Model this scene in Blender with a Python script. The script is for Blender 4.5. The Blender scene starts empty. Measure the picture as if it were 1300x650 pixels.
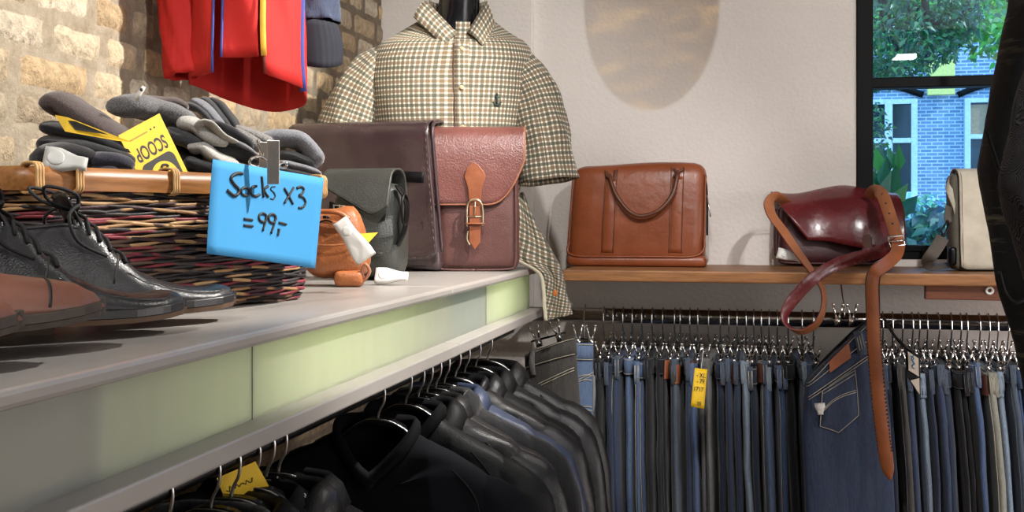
import bpy, bmesh, math, random
from mathutils import Vector, Matrix, noise
R = random.Random(11)
PI = math.pi
C = bpy.context.scene.collection
V = Vector
# ------------------------------------------------------------------ view geometry
H = 1.45                      # eye height
F = 1385.0                    # focal length in pixels of the 1300 px frame
HZ = 275.0                    # horizon row
TH = math.atan(310.0 / 1385.0)
SN, CS = math.sin(TH), math.cos(TH)
EYE = V((0, 0, H))
def ray(px, py):
    a = (px - 650) / F; b = (HZ - py) / F
    return V((-SN + CS * a, CS + SN * a, b))
def pd(px, py, d): return EYE + ray(px, py) * d
def pY(px, py, Y):
    r = ray(px, py); return EYE + r * (Y / r.y)
def pX(px, py, X):
    r = ray(px, py); return EYE + r * (X / r.x)
def pZ(px, py, z):
    r = ray(px, py); return EYE + r * ((z - H) / r.z)
# ------------------------------------------------------------------ colour and materials
def lin(c):
    c /= 255.0
    return c / 12.92 if c <= 0.04045 else ((c + 0.055) / 1.055) ** 2.4
def rgb(r, g, b): return (lin(r), lin(g), lin(b), 1.0)
class NT:
    def __init__(s, name):
        s.m = bpy.data.materials.new(name); s.m.use_nodes = True
        s.t = s.m.node_tree; s.t.nodes.clear()
        s.out = s.n('ShaderNodeOutputMaterial')
    def n(s, typ, **kw):
        nd = s.t.nodes.new(typ)
        for k, v in kw.items():
            if k.startswith('i_'):
                nd.inputs[k[2:].replace('_', ' ')].default_value = v
            else: setattr(nd, k, v)
        return nd
    def l(s, a, b): s.t.links.new(a, b)
    def surf(s, o): s.l(o, s.out.inputs['Surface'])
    def coord(s, scale=(1, 1, 1), which='Object'):
        tc = s.n('ShaderNodeTexCoord'); mp = s.n('ShaderNodeMapping')
        mp.inputs['Scale'].default_value = scale
        s.l(tc.outputs[which], mp.inputs['Vector']); return mp.outputs['Vector']
    def noise(s, vec, scale, detail=4, rough=.55):
        nz = s.n('ShaderNodeTexNoise'); nz.inputs['Scale'].default_value = scale
        nz.inputs['Detail'].default_value = detail; nz.inputs['Roughness'].default_value = rough
        s.l(vec, nz.inputs['Vector']); return nz.outputs['Fac']
    def ramp(s, fac, stops, interp='LINEAR'):
        r = s.n('ShaderNodeValToRGB'); r.color_ramp.interpolation = interp
        e = r.color_ramp.elements
        while len(e) < len(stops): e.new(0.5)
        for x, (p, c) in zip(e, stops): x.position = p; x.color = c
        s.l(fac, r.inputs['Fac']); return r.outputs['Color']
    def math(s, op, a, b=None, clamp=False):
        m = s.n('ShaderNodeMath', operation=op, use_clamp=clamp)
        for i, x in enumerate((a, b)):
            if x is None: continue
            if isinstance(x, (int, float)): m.inputs[i].default_value = x
            else: s.l(x, m.inputs[i])
        return m.outputs[0]
    def mix(s, fac, a, b, blend='MIX'):
        m = s.n('ShaderNodeMix', data_type='RGBA', blend_type=blend)
        for i, x in ((0, fac), (6, a), (7, b)):
            if isinstance(x, (int, float, tuple)): m.inputs[i].default_value = x
            else: s.l(x, m.inputs[i])
        return m.outputs[2]
    def bump(s, h, strength=.3, dist=.002, prev=None):
        b = s.n('ShaderNodeBump'); b.inputs['Strength'].default_value = strength
        b.inputs['Distance'].default_value = dist; s.l(h, b.inputs['Height'])
        if prev is not None: s.l(prev, b.inputs['Normal'])
        return b.outputs['Normal']
    def bsdf(s, col, rough=.5, metal=0., normal=None, spec=.5, coat=0., sheen=0., coat_rough=.15):
        p = s.n('ShaderNodeBsdfPrincipled')
        if isinstance(col, tuple): p.inputs['Base Color'].default_value = col
        else: s.l(col, p.inputs['Base Color'])
        if isinstance(rough, (int, float)): p.inputs['Roughness'].default_value = rough
        else: s.l(rough, p.inputs['Roughness'])
        p.inputs['Metallic'].default_value = metal
        p.inputs['Specular IOR Level'].default_value = spec
        p.inputs['Coat Weight'].default_value = coat
        p.inputs['Coat Roughness'].default_value = coat_rough
        p.inputs['Sheen Weight'].default_value = sheen
        if normal is not None: s.l(normal, p.inputs['Normal'])
        s.surf(p.outputs[0]); return p
def scl(c, k): return (min(1, c[0] * k), min(1, c[1] * k), min(1, c[2] * k), 1)
MC = {}
def plain(name, c, rough=.5, metal=0., var=.12, nscale=30., bump=.15, bscale=200., spec=.5, coat=0., sheen=0.):
    if name in MC: return MC[name]
    t = NT(name); v = t.coord()
    f = t.noise(v, nscale)
    col = t.ramp(f, [(.3, scl(c, 1 - var)), (.7, scl(c, 1 + var))])
    nm = t.bump(t.noise(v, bscale), bump, .001) if bump else None
    t.bsdf(col, rough, metal, nm, spec, coat, sheen)
    MC[name] = t.m; return t.m
def leather(name, c, rough=.4, grain=420., gb=.25, var=.2, coat=.0, spec=.5, wear=.0, wearc=None):
    if name in MC: return MC[name]
    t = NT(name); v = t.coord()
    f = t.noise(v, 14., 5)
    col = t.ramp(f, [(.28, scl(c, 1 - var)), (.72, scl(c, 1 + var))])
    if wear:
        g = t.noise(v, 45., 6, .7)
        k = t.ramp(g, [(.52, (0, 0, 0, 1)), (.75, (wear, wear, wear, 1))])
        col = t.mix(k, col, wearc or scl(c, 1.6))
    vo = t.n('ShaderNodeTexVoronoi'); vo.inputs['Scale'].default_value = grain; t.l(v, vo.inputs['Vector'])
    nm = t.bump(vo.outputs['Distance'], gb, .0012)
    nm = t.bump(t.noise(v, 22., 4), .35, .006, nm)
    rr = t.math('MULTIPLY_ADD', f, .25); rr.node.inputs[2].default_value = rough - .12
    t.bsdf(col, rr, 0, nm, spec, coat)
    MC[name] = t.m; return t.m
def denim(name, c, fade=.35):
    if name in MC: return MC[name]
    t = NT(name); v = t.coord((1, 1, 1))
    v2 = t.coord((900, 900, 60)); v3 = t.coord((14, 14, 2.2))
    f1 = t.noise(v2, 1., 2); f2 = t.noise(v3, 1., 4); f3 = t.noise(v, 120., 3)
    a = t.ramp(f1, [(.3, scl(c, .72)), (.72, scl(c, 1.38))])
    k = t.ramp(f2, [(.42, (0, 0, 0, 1)), (.75, (fade, fade, fade, 1))])
    light = (min(1, c[0] * 2.2 + .014), min(1, c[1] * 2.0 + .014), min(1, c[2] * 1.6 + .012), 1)
    col = t.mix(k, a, light)
    nm = t.bump(f1, .25, .0008); nm = t.bump(f3, .3, .002, nm); nm = t.bump(t.noise(v3, 2.2, 4), .6, .012, nm)
    t.bsdf(col, .88, 0, nm, .25, 0, .15)
    MC[name] = t.m; return t.m
def knit(name, c, speck=.35, rib=0.):
    if name in MC: return MC[name]
    t = NT(name); v = t.coord()
    f = t.noise(v, 520., 2); g = t.noise(v, 60., 3)
    col = t.ramp(f, [(.3, scl(c, 1 - speck)), (.7, scl(c, 1 + speck))])
    nm = t.bump(f, .5, .0012); nm = t.bump(g, .4, .004, nm)
    t.bsdf(col, .95, 0, nm, .15, 0, .3)
    MC[name] = t.m; return t.m
def metal(name, c=(.75, .75, .74, 1), rough=.22):
    if name in MC: return MC[name]
    t = NT(name); v = t.coord(); f = t.noise(v, 90.)
    t.bsdf(t.ramp(f, [(.3, scl(c, .9)), (.7, scl(c, 1.08))]), rough, 1.)
    MC[name] = t.m; return t.m
def vcol(name, rough=.7, bump=.3, bscale=120., bdist=.002, mottled=.25, mscale=40., spec=.3, coat=0.):
    t = NT(name); v = t.coord()
    at = t.n('ShaderNodeAttribute', attribute_name='col')
    f = t.noise(v, mscale, 6, .65)
    k = t.ramp(f, [(.25, (1 - mottled,) * 3 + (1,)), (.75, (1 + mottled * .5,) * 3 + (1,))])
    col = t.mix(1., at.outputs['Color'], k, 'MULTIPLY')
    nm = t.bump(t.noise(v, bscale, 6, .65), bump, bdist)
    t.bsdf(col, rough, 0, nm, spec, coat)
    return t.m
# ------------------------------------------------------------------ mesh helpers
class G:
    """collects geometry for ONE mesh"""
    def __init__(s): s.v = []; s.f = []; s.mi = []; s.uv = {}; s.vc = None; s.cur = 0; s.sm = True
    def add(s, vs, fs, vc=None):
        b = len(s.v); s.v.extend(V(x) for x in vs)
        for f in fs: s.f.append(tuple(i + b for i in f)); s.mi.append(s.cur)
        if vc is not None:
            if s.vc is None: s.vc = {}
            for i in range(len(vs)): s.vc[b + i] = vc[i] if isinstance(vc, list) else vc
        return b
    def grid(s, rows, cu=False, cv=False, skip=None, uv=None, vc=None):
        nu, nv = len(rows), len(rows[0]); vs = [p for r in rows for p in r]; fs = []
        base = len(s.v)
        for i in range(nu if cu else nu - 1):
            for j in range(nv if cv else nv - 1):
                if skip and skip(i, j): continue
                i2, j2 = (i + 1) % nu, (j + 1) % nv
                if uv: s.uv[len(s.f) + len(fs)] = [uv(i, j), uv(i, j + 1), uv(i + 1, j + 1), uv(i + 1, j)]
                fs.append((i * nv + j, i * nv + j2, i2 * nv + j2, i2 * nv + j))
        return s.add(vs, fs, vc)
    def loft(s, rings, cap0=True, cap1=True, uv=None, skip=None, vc=None):
        b = s.grid(rings, False, True, skip, uv, vc); n = len(rings[0])
        if cap0: s.f.append(tuple(b + j for j in range(n))[::-1]); s.mi.append(s.cur)
        if cap1:
            q = b + (len(rings) - 1) * n
            s.f.append(tuple(q + j for j in range(n))); s.mi.append(s.cur)
        return s
    def tube(s, pts, r, n=8, closed=False, flat=1., vc=None):
        pts = [V(p) for p in pts]; m = len(pts); rr = r if isinstance(r, (list, tuple)) else [r] * m
        T = []
        for i in range(m):
            a = pts[(i - 1) % m] if closed or i else pts[0]
            c = pts[(i + 1) % m] if closed or i < m - 1 else pts[-1]
            t = (c - a); T.append(t.normalized() if t.length > 1e-9 else V((0, 0, 1)))
        up = V((0, 0, 1)) if abs(T[0].z) < .9 else V((0, 1, 0))
        nn = T[0].cross(up).normalized(); rings = []
        for i in range(m):
            nn = (nn - T[i] * nn.dot(T[i]))
            nn = nn.normalized() if nn.length > 1e-6 else T[i].orthogonal().normalized()
            bb = T[i].cross(nn)
            rings.append([pts[i] + nn * (rr[i] * math.cos(2 * PI * k / n)) + bb * (rr[i] * flat * math.sin(2 * PI * k / n)) for k in range(n)])
        if closed:
            rings.append(rings[0]); s.grid(rings, False, True, vc=vc)
        else: s.loft(rings, vc=vc)
        return s
    def strap(s, pts, wd, w, t, vc=None):
        """flat band: wd is the width direction, one vector or one per point"""
        pts = [V(p) for p in pts]; m = len(pts); rings = []
        for i in range(m):
            tg = (pts[min(i + 1, m - 1)] - pts[max(i - 1, 0)]).normalized()
            wv = V(wd[i] if isinstance(wd, list) else wd); wv = (wv - tg * wv.dot(tg)).normalized()
            nv = tg.cross(wv); ww = w[i] if isinstance(w, list) else w
            rings.append([pts[i] + wv * ww / 2 * a + nv * t / 2 * b for a, b in ((-1, -.5), (-.94, -1), (.94, -1), (1, -.5), (1, .5), (.94, 1), (-.94, 1), (-1, .5))])
        return s.loft(rings)
    def box(s, c, d, rot=None):
        c = V(c); vs = []
        for x in (-1, 1):
            for y in (-1, 1):
                for z in (-1, 1):
                    p = V((x * d[0] / 2, y * d[1] / 2, z * d[2] / 2))
                    if rot is not None: p = rot @ p
                    vs.append(c + p)
        s.add(vs, [(0, 1, 3, 2), (4, 6, 7, 5), (0, 4, 5, 1), (2, 3, 7, 6), (0, 2, 6, 4), (1, 5, 7, 3)]); return s
    def puff(s, w, d, h, r, n=6, fn=None, off=(0, 0, 0), vc=None):
        """rounded box centred at OFF, optionally deformed by FN(point)"""
        hs = (w / 2, d / 2, h / 2); r = min(r, min(hs) * .999); ax = []
        for q in hs:
            a = [-q, -q + r * .12, -q + r * .4, -q + r]
            k = [(-q + r) + (2 * q - 2 * r) * i / n for i in range(1, n)]
            ax.append(a + k + [q - r, q - r * .4, q - r * .12, q])
        idx = {}; vs = []; fs = []
        def vert(i, j, k):
            key = (i, j, k)
            if key not in idx:
                p = V((ax[0][i], ax[1][j], ax[2][k]))
                q = V([max(-hs[a] + r, min(hs[a] - r, p[a])) for a in range(3)])
                e = p - q
                if e.length > 1e-9: e = e.normalized() * r
                p = q + e
                if fn: p = fn(p)
                idx[key] = len(vs); vs.append(p + V(off))
            return idx[key]
        N = [len(a) - 1 for a in ax]
        for i in range(N[0]):
            for j in range(N[1]):
                fs.append((vert(i, j, 0), vert(i, j + 1, 0), vert(i + 1, j + 1, 0), vert(i + 1, j, 0)))
                fs.append((vert(i, j, N[2]), vert(i + 1, j, N[2]), vert(i + 1, j + 1, N[2]), vert(i, j + 1, N[2])))
        for i in range(N[0]):
            for k in range(N[2]):
                fs.append((vert(i, 0, k), vert(i + 1, 0, k), vert(i + 1, 0, k + 1), vert(i, 0, k + 1)))
                fs.append((vert(i, N[1], k), vert(i, N[1], k + 1), vert(i + 1, N[1], k + 1), vert(i + 1, N[1], k)))
        for j in range(N[1]):
            for k in range(N[2]):
                fs.append((vert(0, j, k), vert(0, j, k + 1), vert(0, j + 1, k + 1), vert(0, j + 1, k)))
                fs.append((vert(N[0], j, k), vert(N[0], j + 1, k), vert(N[0], j + 1, k + 1), vert(N[0], j, k + 1)))
        s.add(vs, fs, vc); return s
    def plate(s, poly, nrm, t):
        """extrude a flat outline by thickness T along NRM"""
        n = V(nrm).normalized(); a = [V(p) for p in poly]; b = [p + n * t for p in a]; m = len(a)
        s.add(a + b, [tuple(range(m))[::-1], tuple(range(m, 2 * m))] + [(i, (i + 1) % m, m + (i + 1) % m, m + i) for i in range(m)]); return s
    def ball(s, c, r, n=8, sc=(1, 1, 1)):
        rings = []
        for i in range(1, n):
            a = PI * i / n
            rings.append([V(c) + V((r * sc[0] * math.sin(a) * math.cos(2 * PI * k / n), r * sc[1] * math.sin(a) * math.sin(2 * PI * k / n), -r * sc[2] * math.cos(a))) for k in range(n)])
        return s.loft(rings)
    def xf(s, M):
        s.v = [M @ p for p in s.v]; return s
    def obj(s, name, mats, parent=None, smooth=True, world=False, bevel=0, sub=0, solid=0, auto=None, fixn=True):
        me = bpy.data.meshes.new(name)
        vs = s.v
        if world and parent is not None:
            q = parent
            while q.parent is not None: q = q.parent
            Mi = ROOTM[q.name].inverted(); vs = [Mi @ p for p in vs]
        me.from_pydata([tuple(p) for p in vs], [], s.f)
        for m in (mats if isinstance(mats, (list, tuple)) else [mats]): me.materials.append(m)
        for p, k in zip(me.polygons, s.mi): p.material_index = k; p.use_smooth = smooth
        if s.uv:
            ul = me.uv_layers.new(name='UVMap')
            for fi, uvs in s.uv.items():
                p = me.polygons[fi]
                for li, q in zip(p.loop_indices, uvs): ul.data[li].uv = q
        if s.vc:
            ca = me.color_attributes.new('col', 'FLOAT_COLOR', 'POINT')
            for i, c in s.vc.items(): ca.data[i].color = c
        if fixn:
            bm = bmesh.new(); bm.from_mesh(me); bmesh.ops.recalc_face_normals(bm, faces=bm.faces); bm.to_mesh(me); bm.free()
        o = bpy.data.objects.new(name, me); C.objects.link(o)
        if parent is not None: o.parent = parent
        if solid:
            m = o.modifiers.new('thick', 'SOLIDIFY'); m.thickness = solid; m.offset = 0
        if bevel:
            m = o.modifiers.new('bev', 'BEVEL'); m.width = bevel; m.segments = 2; m.limit_method = 'ANGLE'; m.angle_limit = .6
        if sub:
            m = o.modifiers.new('sub', 'SUBSURF'); m.levels = sub; m.render_levels = sub
        return o
ROOTM = {}
def cr(pts, k=6, closed=False):
    """Catmull-Rom smoothing of a polyline"""
    pts = [V(p) for p in pts]; n = len(pts); out = []
    for i in range(n if closed else n - 1):
        g = (lambda q: pts[q % n]) if closed else (lambda q: pts[max(0, min(n - 1, q))])
        a, b, c, d = g(i - 1), g(i), g(i + 1), g(i + 2)
        for j in range(k):
            t = j / k
            out.append(.5 * ((2 * b) + (c - a) * t + (2 * a - 5 * b + 4 * c - d) * t * t + (3 * b - a - 3 * c + d) * t ** 3))
    if not closed: out.append(pts[-1])
    return out
def lerp(a, b, t): return a + (b - a) * t
def interp(tab, x):
    if x <= tab[0][0]: return tab[0][1]
    for (x0, y0), (x1, y1) in zip(tab, tab[1:]):
        if x <= x1:
            t = (x - x0) / (x1 - x0); t = t * t * (3 - 2 * t) * .5 + t * .5
            return y0 + (y1 - y0) * t
    return tab[-1][1]
def sring(hx, hy, z, n=24, p=2.6, cx=0., cy=0.):
    """superellipse ring"""
    out = []
    for k in range(n):
        a = 2 * PI * k / n; c, s_ = math.cos(a), math.sin(a)
        out.append(V((cx + hx * math.copysign(abs(c) ** (2 / p), c), cy + hy * math.copysign(abs(s_) ** (2 / p), s_), z)))
    return out
def tag(o, label, cat, group=None, kind=None):
    if label: o['label'] = label
    if cat: o['category'] = cat
    if group: o['group'] = group
    if kind: o['kind'] = kind
    return o
def thing(name, label, cat, loc=(0, 0, 0), rot=(0, 0, 0), group=None):
    o = bpy.data.objects.new(name, None); C.objects.link(o); o.empty_display_size = .05
    o.location = loc; o.rotation_euler = rot if isinstance(rot, (tuple, list)) else (0, 0, rot)
    from mathutils import Euler
    ROOTM[o.name] = Matrix.Translation(V(loc)) @ Euler(o.rotation_euler, 'XYZ').to_matrix().to_4x4()
    return tag(o, label, cat, group)
def struct(g, name, m, **kw):
    o = g.obj(name, m, **kw); o['kind'] = 'structure'; return o
def copy_tree(o, parent=None):
    c = o.copy(); C.objects.link(c); c.parent = parent
    for ch in [x for x in o.children]: copy_tree(ch, c)
    return c
def text_geo(body, size, M, t=.0003, bold=0.):
    cu = bpy.data.curves.new('lettering', 'FONT'); cu.body = body; cu.size = size; cu.extrude = t
    cu.align_x = 'CENTER'; cu.align_y = 'CENTER'; cu.offset = bold
    o = bpy.data.objects.new('lettering', cu); C.objects.link(o)
    bpy.context.view_layer.update()
    me = bpy.data.meshes.new_from_object(o.evaluated_get(bpy.context.evaluated_depsgraph_get()))
    g = G(); g.add([M @ v.co for v in me.vertices], [tuple(p.vertices) for p in me.polygons])
    bpy.data.objects.remove(o); bpy.data.curves.remove(cu); bpy.data.meshes.remove(me)
    return g
def frame(o, ex, ey):
    """matrix with x, y axes EX, EY and origin O"""
    ex = V(ex).normalized(); ez = ex.cross(V(ey)).normalized(); ey = ez.cross(ex)
    M = Matrix((ex, ey, ez)).transposed().to_4x4(); M.translation = V(o); return M
# ================================================================== THE SETTING
ZC = H - .135                 # counter top
XF = -.57                     # counter front edge
YE = 2.85                     # counter far end
XW = -1.2                     # brick wall plane
YW = 3.42                     # plaster wall plane
YS = 3.0                      # shelf front
ZS = H - .148                 # shelf top
# ---- materials of the room
M = {}
M['brick'] = vcol('old_brick', .92, 1., 75., .012, .5, 55.)  # strong mottling darkens the brick colour to stand in for shaded pits
def mortar():
    t = NT('mortar'); v = t.coord(); f = t.noise(v, 26., 7, .7)
    col = t.ramp(f, [(.3, rgb(172, 156, 132)), (.7, rgb(216, 203, 181))])
    t.bsdf(col, .95, 0, t.bump(t.noise(v, 80., 8, .7), 1., .014), .2); return t.m
M['mortar'] = mortar()
def plaster(name, c):
    t = NT(name); v = t.coord(); f = t.noise(v, 3., 4)
    col = t.ramp(f, [(.3, scl(c, .95)), (.7, scl(c, 1.03))])
    vo = t.n('ShaderNodeTexVoronoi', feature='SMOOTH_F1'); vo.inputs['Scale'].default_value = 95.; t.l(v, vo.inputs['Vector'])
    nm = t.bump(vo.outputs['Distance'], .32, .004); nm = t.bump(t.noise(v, 150., 5), .3, .002, nm)
    t.bsdf(col, .85, 0, nm, .3); return t.m
M['plaster'] = plaster('white_plaster', rgb(226, 219, 212))
M['ceil'] = plain('ceiling_paint', rgb(118, 114, 110), .9); M['dimwall'] = plain('far_wall_paint', rgb(112, 106, 100), .9)
def floorm():
    t = NT('floor_boards'); v = t.coord((1, 1, 1))
    w = t.n('ShaderNodeTexBrick'); w.inputs['Scale'].default_value = 1.; w.inputs['Brick Width'].default_value = 1.4; w.inputs['Row Height'].default_value = .13
    w.inputs['Mortar Size'].default_value = .003; w.inputs['Color1'].default_value = rgb(150, 128, 104); w.inputs['Color2'].default_value = rgb(166, 142, 116); w.inputs['Mortar'].default_value = rgb(70, 58, 48)
    t.l(v, w.inputs['Vector']); t.bsdf(w.outputs['Color'], .5); return t.m
M['floor'] = floorm()
def stone():
    t = NT('grey_worktop'); v = t.coord((4, 1.2, 4)); f = t.noise(v, 2.2, 7, .62)
    v2 = t.coord((30, 6, 30)); f2 = t.noise(v2, 2., 4)
    a = t.ramp(f, [(.3, rgb(152, 147, 142)), (.5, rgb(158, 153, 148)), (.72, rgb(164, 159, 153))])
    k = t.ramp(f2, [(.35, (.97, .97, .97, 1)), (.7, (1.02, 1.02, 1.02, 1))])
    t.bsdf(t.mix(1., a, k, 'MULTIPLY'), .33, 0, None, .45); return t.m
M['stone'] = stone()
def wood(name, c0, c1, axis=0, rough=.45):
    if name in MC: return MC[name]
    sc = [26, 26, 26]; sc[axis] = 2.
    t = NT(name); v = t.coord(tuple(sc)); f = t.noise(v, 1.3, 7, .6)
    v2 = t.coord(tuple(x * 6 for x in sc)); f2 = t.noise(v2, 1.2, 3)
    a = t.ramp(f, [(.28, c0), (.5, scl(c1, .92)), (.7, c1)])
    k = t.ramp(f2, [(.38, (.72, .7, .68, 1)), (.6, (1, 1, 1, 1))])
    t.bsdf(t.mix(1., a, k, 'MULTIPLY'), rough, 0, t.bump(f2, .25, .001), .4); MC[name] = t.m; return t.m
M['shelf'] = wood('shelf_wood', rgb(108, 68, 40), rgb(162, 112, 70))
M['bracketw'] = wood('bracket_wood', rgb(82, 44, 28), rgb(112, 64, 42))
M['black'] = plain('black_paint', rgb(10, 10, 11), .5, bump=.05, spec=.12)
M['blackm'] = plain('black_metal', rgb(20, 20, 21), .35, .6, bump=.05)
M['chrome'] = metal('chrome', (.82, .81, .79, 1), .14)
M['rod'] = metal('rail_steel', (.34, .32, .32, 1), .2)
M['steel'] = metal('steel', (.6, .59, .57, 1), .3)
M['white'] = plain('white_plastic', rgb(218, 216, 210), .4, bump=.05, var=.04)
M['greytag'] = plain('grey_plastic', rgb(176, 176, 172), .4, bump=.05, var=.05)
M['brass'] = metal('old_brass', (.55, .47, .33, 1), .32)
def acrylic():
    t = NT('frosted_acrylic'); v = t.coord((3, 6, 3)); f = t.noise(v, 3., 5)
    tr = t.n('ShaderNodeBsdfTranslucent'); tr.inputs['Color'].default_value = (.9, .93, .86, 1)
    df = t.n('ShaderNodeBsdfDiffuse'); df.inputs['Color'].default_value = (.55, .55, .5, 1)
    gl = t.n('ShaderNodeBsdfGlossy'); gl.inputs['Roughness'].default_value = .16
    m1 = t.n('ShaderNodeMixShader'); m1.inputs[0].default_value = .3; t.l(tr.outputs[0], m1.inputs[1]); t.l(df.outputs[0], m1.inputs[2])
    m2 = t.n('ShaderNodeMixShader'); t.l(m1.outputs[0], m2.inputs[1]); t.l(gl.outputs[0], m2.inputs[2])
    t.l(t.math('MULTIPLY', f, .13), m2.inputs[0]); t.surf(m2.outputs[0]); return t.m
M['acrylic'] = acrylic()
# ---- brick wall on the left
def clay():
    k = R.random()
    base = R.choice([(204, 184, 154), (212, 196, 168), (192, 170, 138), (214, 200, 176), (186, 168, 142), (198, 172, 136)])
    return rgb(*[max(40, min(250, c * (.92 + .16 * k))) for c in base])
g = G(); g.cur = 1
g.box((XW - .13, .2, 1.375), (.26, 6.6, 2.75))
g.cur = 0
z = H - .95; row = 0
while z < H + .72:
    hgt = .060 + R.uniform(-.003, .004); y = 1.15 + (row % 2) * .07
    while y < YW:
        ln = R.choice([.11, .115, .16, .13, .12, .2]) + R.uniform(-.012, .012); ln = min(ln, YW - y)
        if ln > .03:
            nu, nv = 9, 6; rows = []; prot = R.uniform(.003, .009); sd = R.uniform(0, 90); dz = R.uniform(-.004, .004)
            for i in range(nu):
                rr = []
                for j in range(nv):
                    u, w_ = i / (nu - 1), j / (nv - 1)
                    e = min(i, nu - 1 - i, j, nv - 1 - j)
                    yy = y + ln * (u if 0 < i < nu - 1 else u); zz = z + dz * u + hgt * w_
                    if e == 0: x = XW - .003
                    elif e == 1: x = XW + prot * .8
                    else: x = XW + prot
                    if 0 < e:
                        x += noise.noise(V((yy * 28, zz * 28, sd))) * .004
                    if e == 1:
                        yy += (.5 - u) * ln * .12 if i in (1, nu - 2) else 0
                        zz += (.5 - w_) * hgt * .18 if j in (1, nv - 2) else 0
                    yy += noise.noise(V((yy * 30, zz * 30, 5))) * .0045; zz += noise.noise(V((yy * 30, zz * 30, 9))) * .0045
                    rr.append(V((x, yy, zz)))
                rows.append(rr)
            g.grid(rows, vc=clay())
        y += ln + R.uniform(.008, .014)
    z += hgt + R.uniform(.007, .011); row += 1
for i in range(len(g.v)):
    if i not in g.vc: g.vc[i] = (.5, .5, .5, 1)
struct(g, 'wall_left', [M['brick'], M['mortar']], fixn=False)
# ---- plaster wall with the window opening
wl = pY(1087, 200, YW).x; wr = 1.72; wb = pY(1150, 329, YW).z; wt = 2.45
g = G()
g.box(((XW + wl) / 2, YW + .12, 1.375), (wl - XW, .24, 2.75)); g.box(((wr + 2.8) / 2, YW + .12, 1.375), (2.8 - wr, .24, 2.75))
g.box(((wl + wr) / 2, YW + .12, wb / 2), (wr - wl, .24, wb)); g.box(((wl + wr) / 2, YW + .12, (wt + 2.75) / 2), (wr - wl, .24, 2.75 - wt))
struct(g, 'wall_back', M['plaster'], smooth=False)
xp = pY(676, 100, YW - .03).x
g = G(); g.box(((XW + xp) / 2, YW - .015, 1.375), (xp - XW, .03, 2.75)); struct(g, 'trim_1', M['plaster'], smooth=False, bevel=.004)
g = G(); g.box((2.86, .2, 1.375), (.12, 6.6, 2.75)); struct(g, 'wall_right', M['plaster'], smooth=False)
g = G(); g.box((.8, -3.06, 1.375), (4.2, .12, 2.75)); struct(g, 'wall_front', M['dimwall'], smooth=False)
g = G(); g.box((.8, .2, -.05), (4.3, 6.9, .1)); struct(g, 'floor', M['floor'], smooth=False)
g = G(); g.box((.8, .2, 2.8), (4.3, 6.9, .1)); struct(g, 'ceiling', M['ceil'], smooth=False)
# ---- window
def glassm():
    t = NT('window_glass')
    tr = t.n('ShaderNodeBsdfTransparent'); tr.inputs['Color'].default_value = (.86, .95, 1, 1)
    gl = t.n('ShaderNodeBsdfGlossy'); gl.inputs['Roughness'].default_value = .01
    fr = t.n('ShaderNodeFresnel'); fr.inputs['IOR'].default_value = 1.5
    mx = t.n('ShaderNodeMixShader'); t.l(fr.outputs[0], mx.inputs[0]); t.l(tr.outputs[0], mx.inputs[1]); t.l(gl.outputs[0], mx.inputs[2])
    t.surf(mx.outputs[0]); return t.m
M['glass'] = glassm()
yf = YW + .01
win = thing('window_1', None, None, (wl, YW, wb)); win['kind'] = 'structure'
fw = .048; zb = wb; mz0 = pY(1170, 111, yf).z; mz1 = pY(1170, 97.5, yf).z; zlow = pY(1150, 311, yf).z
g = G()
for c, d in ((((wl + fw / 2), yf + .02, (zb + wt) / 2), (fw, .07, wt - zb)), ((wr - fw / 2, yf + .02, (zb + wt) / 2), (fw, .07, wt - zb)),
             (((wl + wr) / 2, yf + .02, (zb + zlow) / 2), (wr - wl, .07, zlow - zb)), (((wl + wr) / 2, yf + .02, wt - .03), (wr - wl, .07, .06)),
             (((wl + wr) / 2, yf + .02, (mz0 + mz1) / 2), (wr - wl, .06, mz1 - mz0))): g.box(c, d)
g.obj('window_frame', M['black'], win, False, True, bevel=.003)
g = G(); g.box(((wl + wr) / 2, yf - .012, zlow - .012), (wr - wl, .02, .01)); g.obj('window_bead', M['black'], win, False, True)
for a, b in ((zlow, mz0), (mz1, wt - .06)):
    g = G(); g.box(((wl + wr) / 2, yf + .03, (a + b) / 2), (wr - wl - .09, .006, b - a)); g.obj('window_pane', M['glass'], win, False, True)
# ---- street outside
ext = 17.
def fbrick():
    t = NT('street_brick'); v = t.coord((1, 1, 1))
    mp = t.n('ShaderNodeMapping'); mp.inputs['Rotation'].default_value = (PI / 2, 0, 0); t.l(v, mp.inputs['Vector'])
    b = t.n('ShaderNodeTexBrick'); b.inputs['Scale'].default_value = 1.; b.inputs['Brick Width'].default_value = .16; b.inputs['Row Height'].default_value = .052
    b.inputs['Mortar Size'].default_value = .008; b.inputs['Color1'].default_value = rgb(104, 130, 162); b.inputs['Color2'].default_value = rgb(136, 160, 188); b.inputs['Mortar'].default_value = rgb(190, 208, 226)  # the blue cast of the daylight is put into these brick and mortar colours
    t.l(mp.outputs[0], b.inputs['Vector'])
    k = t.ramp(t.noise(v, 1.3, 5), [(.3, (.75, .75, .78, 1)), (.7, (1.1, 1.1, 1.1, 1))])
    t.bsdf(t.mix(1., b.outputs['Color'], k, 'MULTIPLY'), .9); return t.m
bl = thing('street_building', 'blue-grey brick building across the street behind the window', 'building', (3, ext + .15, 0))
g = G(); g.box((3, ext + .15, 4), (24, .3, 8)); g.obj('facade', fbrick(), bl, False, True)
M['pale'] = plain('pale_blue_paint', rgb(196, 214, 228), .6)
M['dglass'] = plain('dark_pane', rgb(44, 52, 58), .12, bump=0, nscale=2., var=.5)
M['tan'] = plain('tan_blind', rgb(168, 140, 112), .8)
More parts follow.
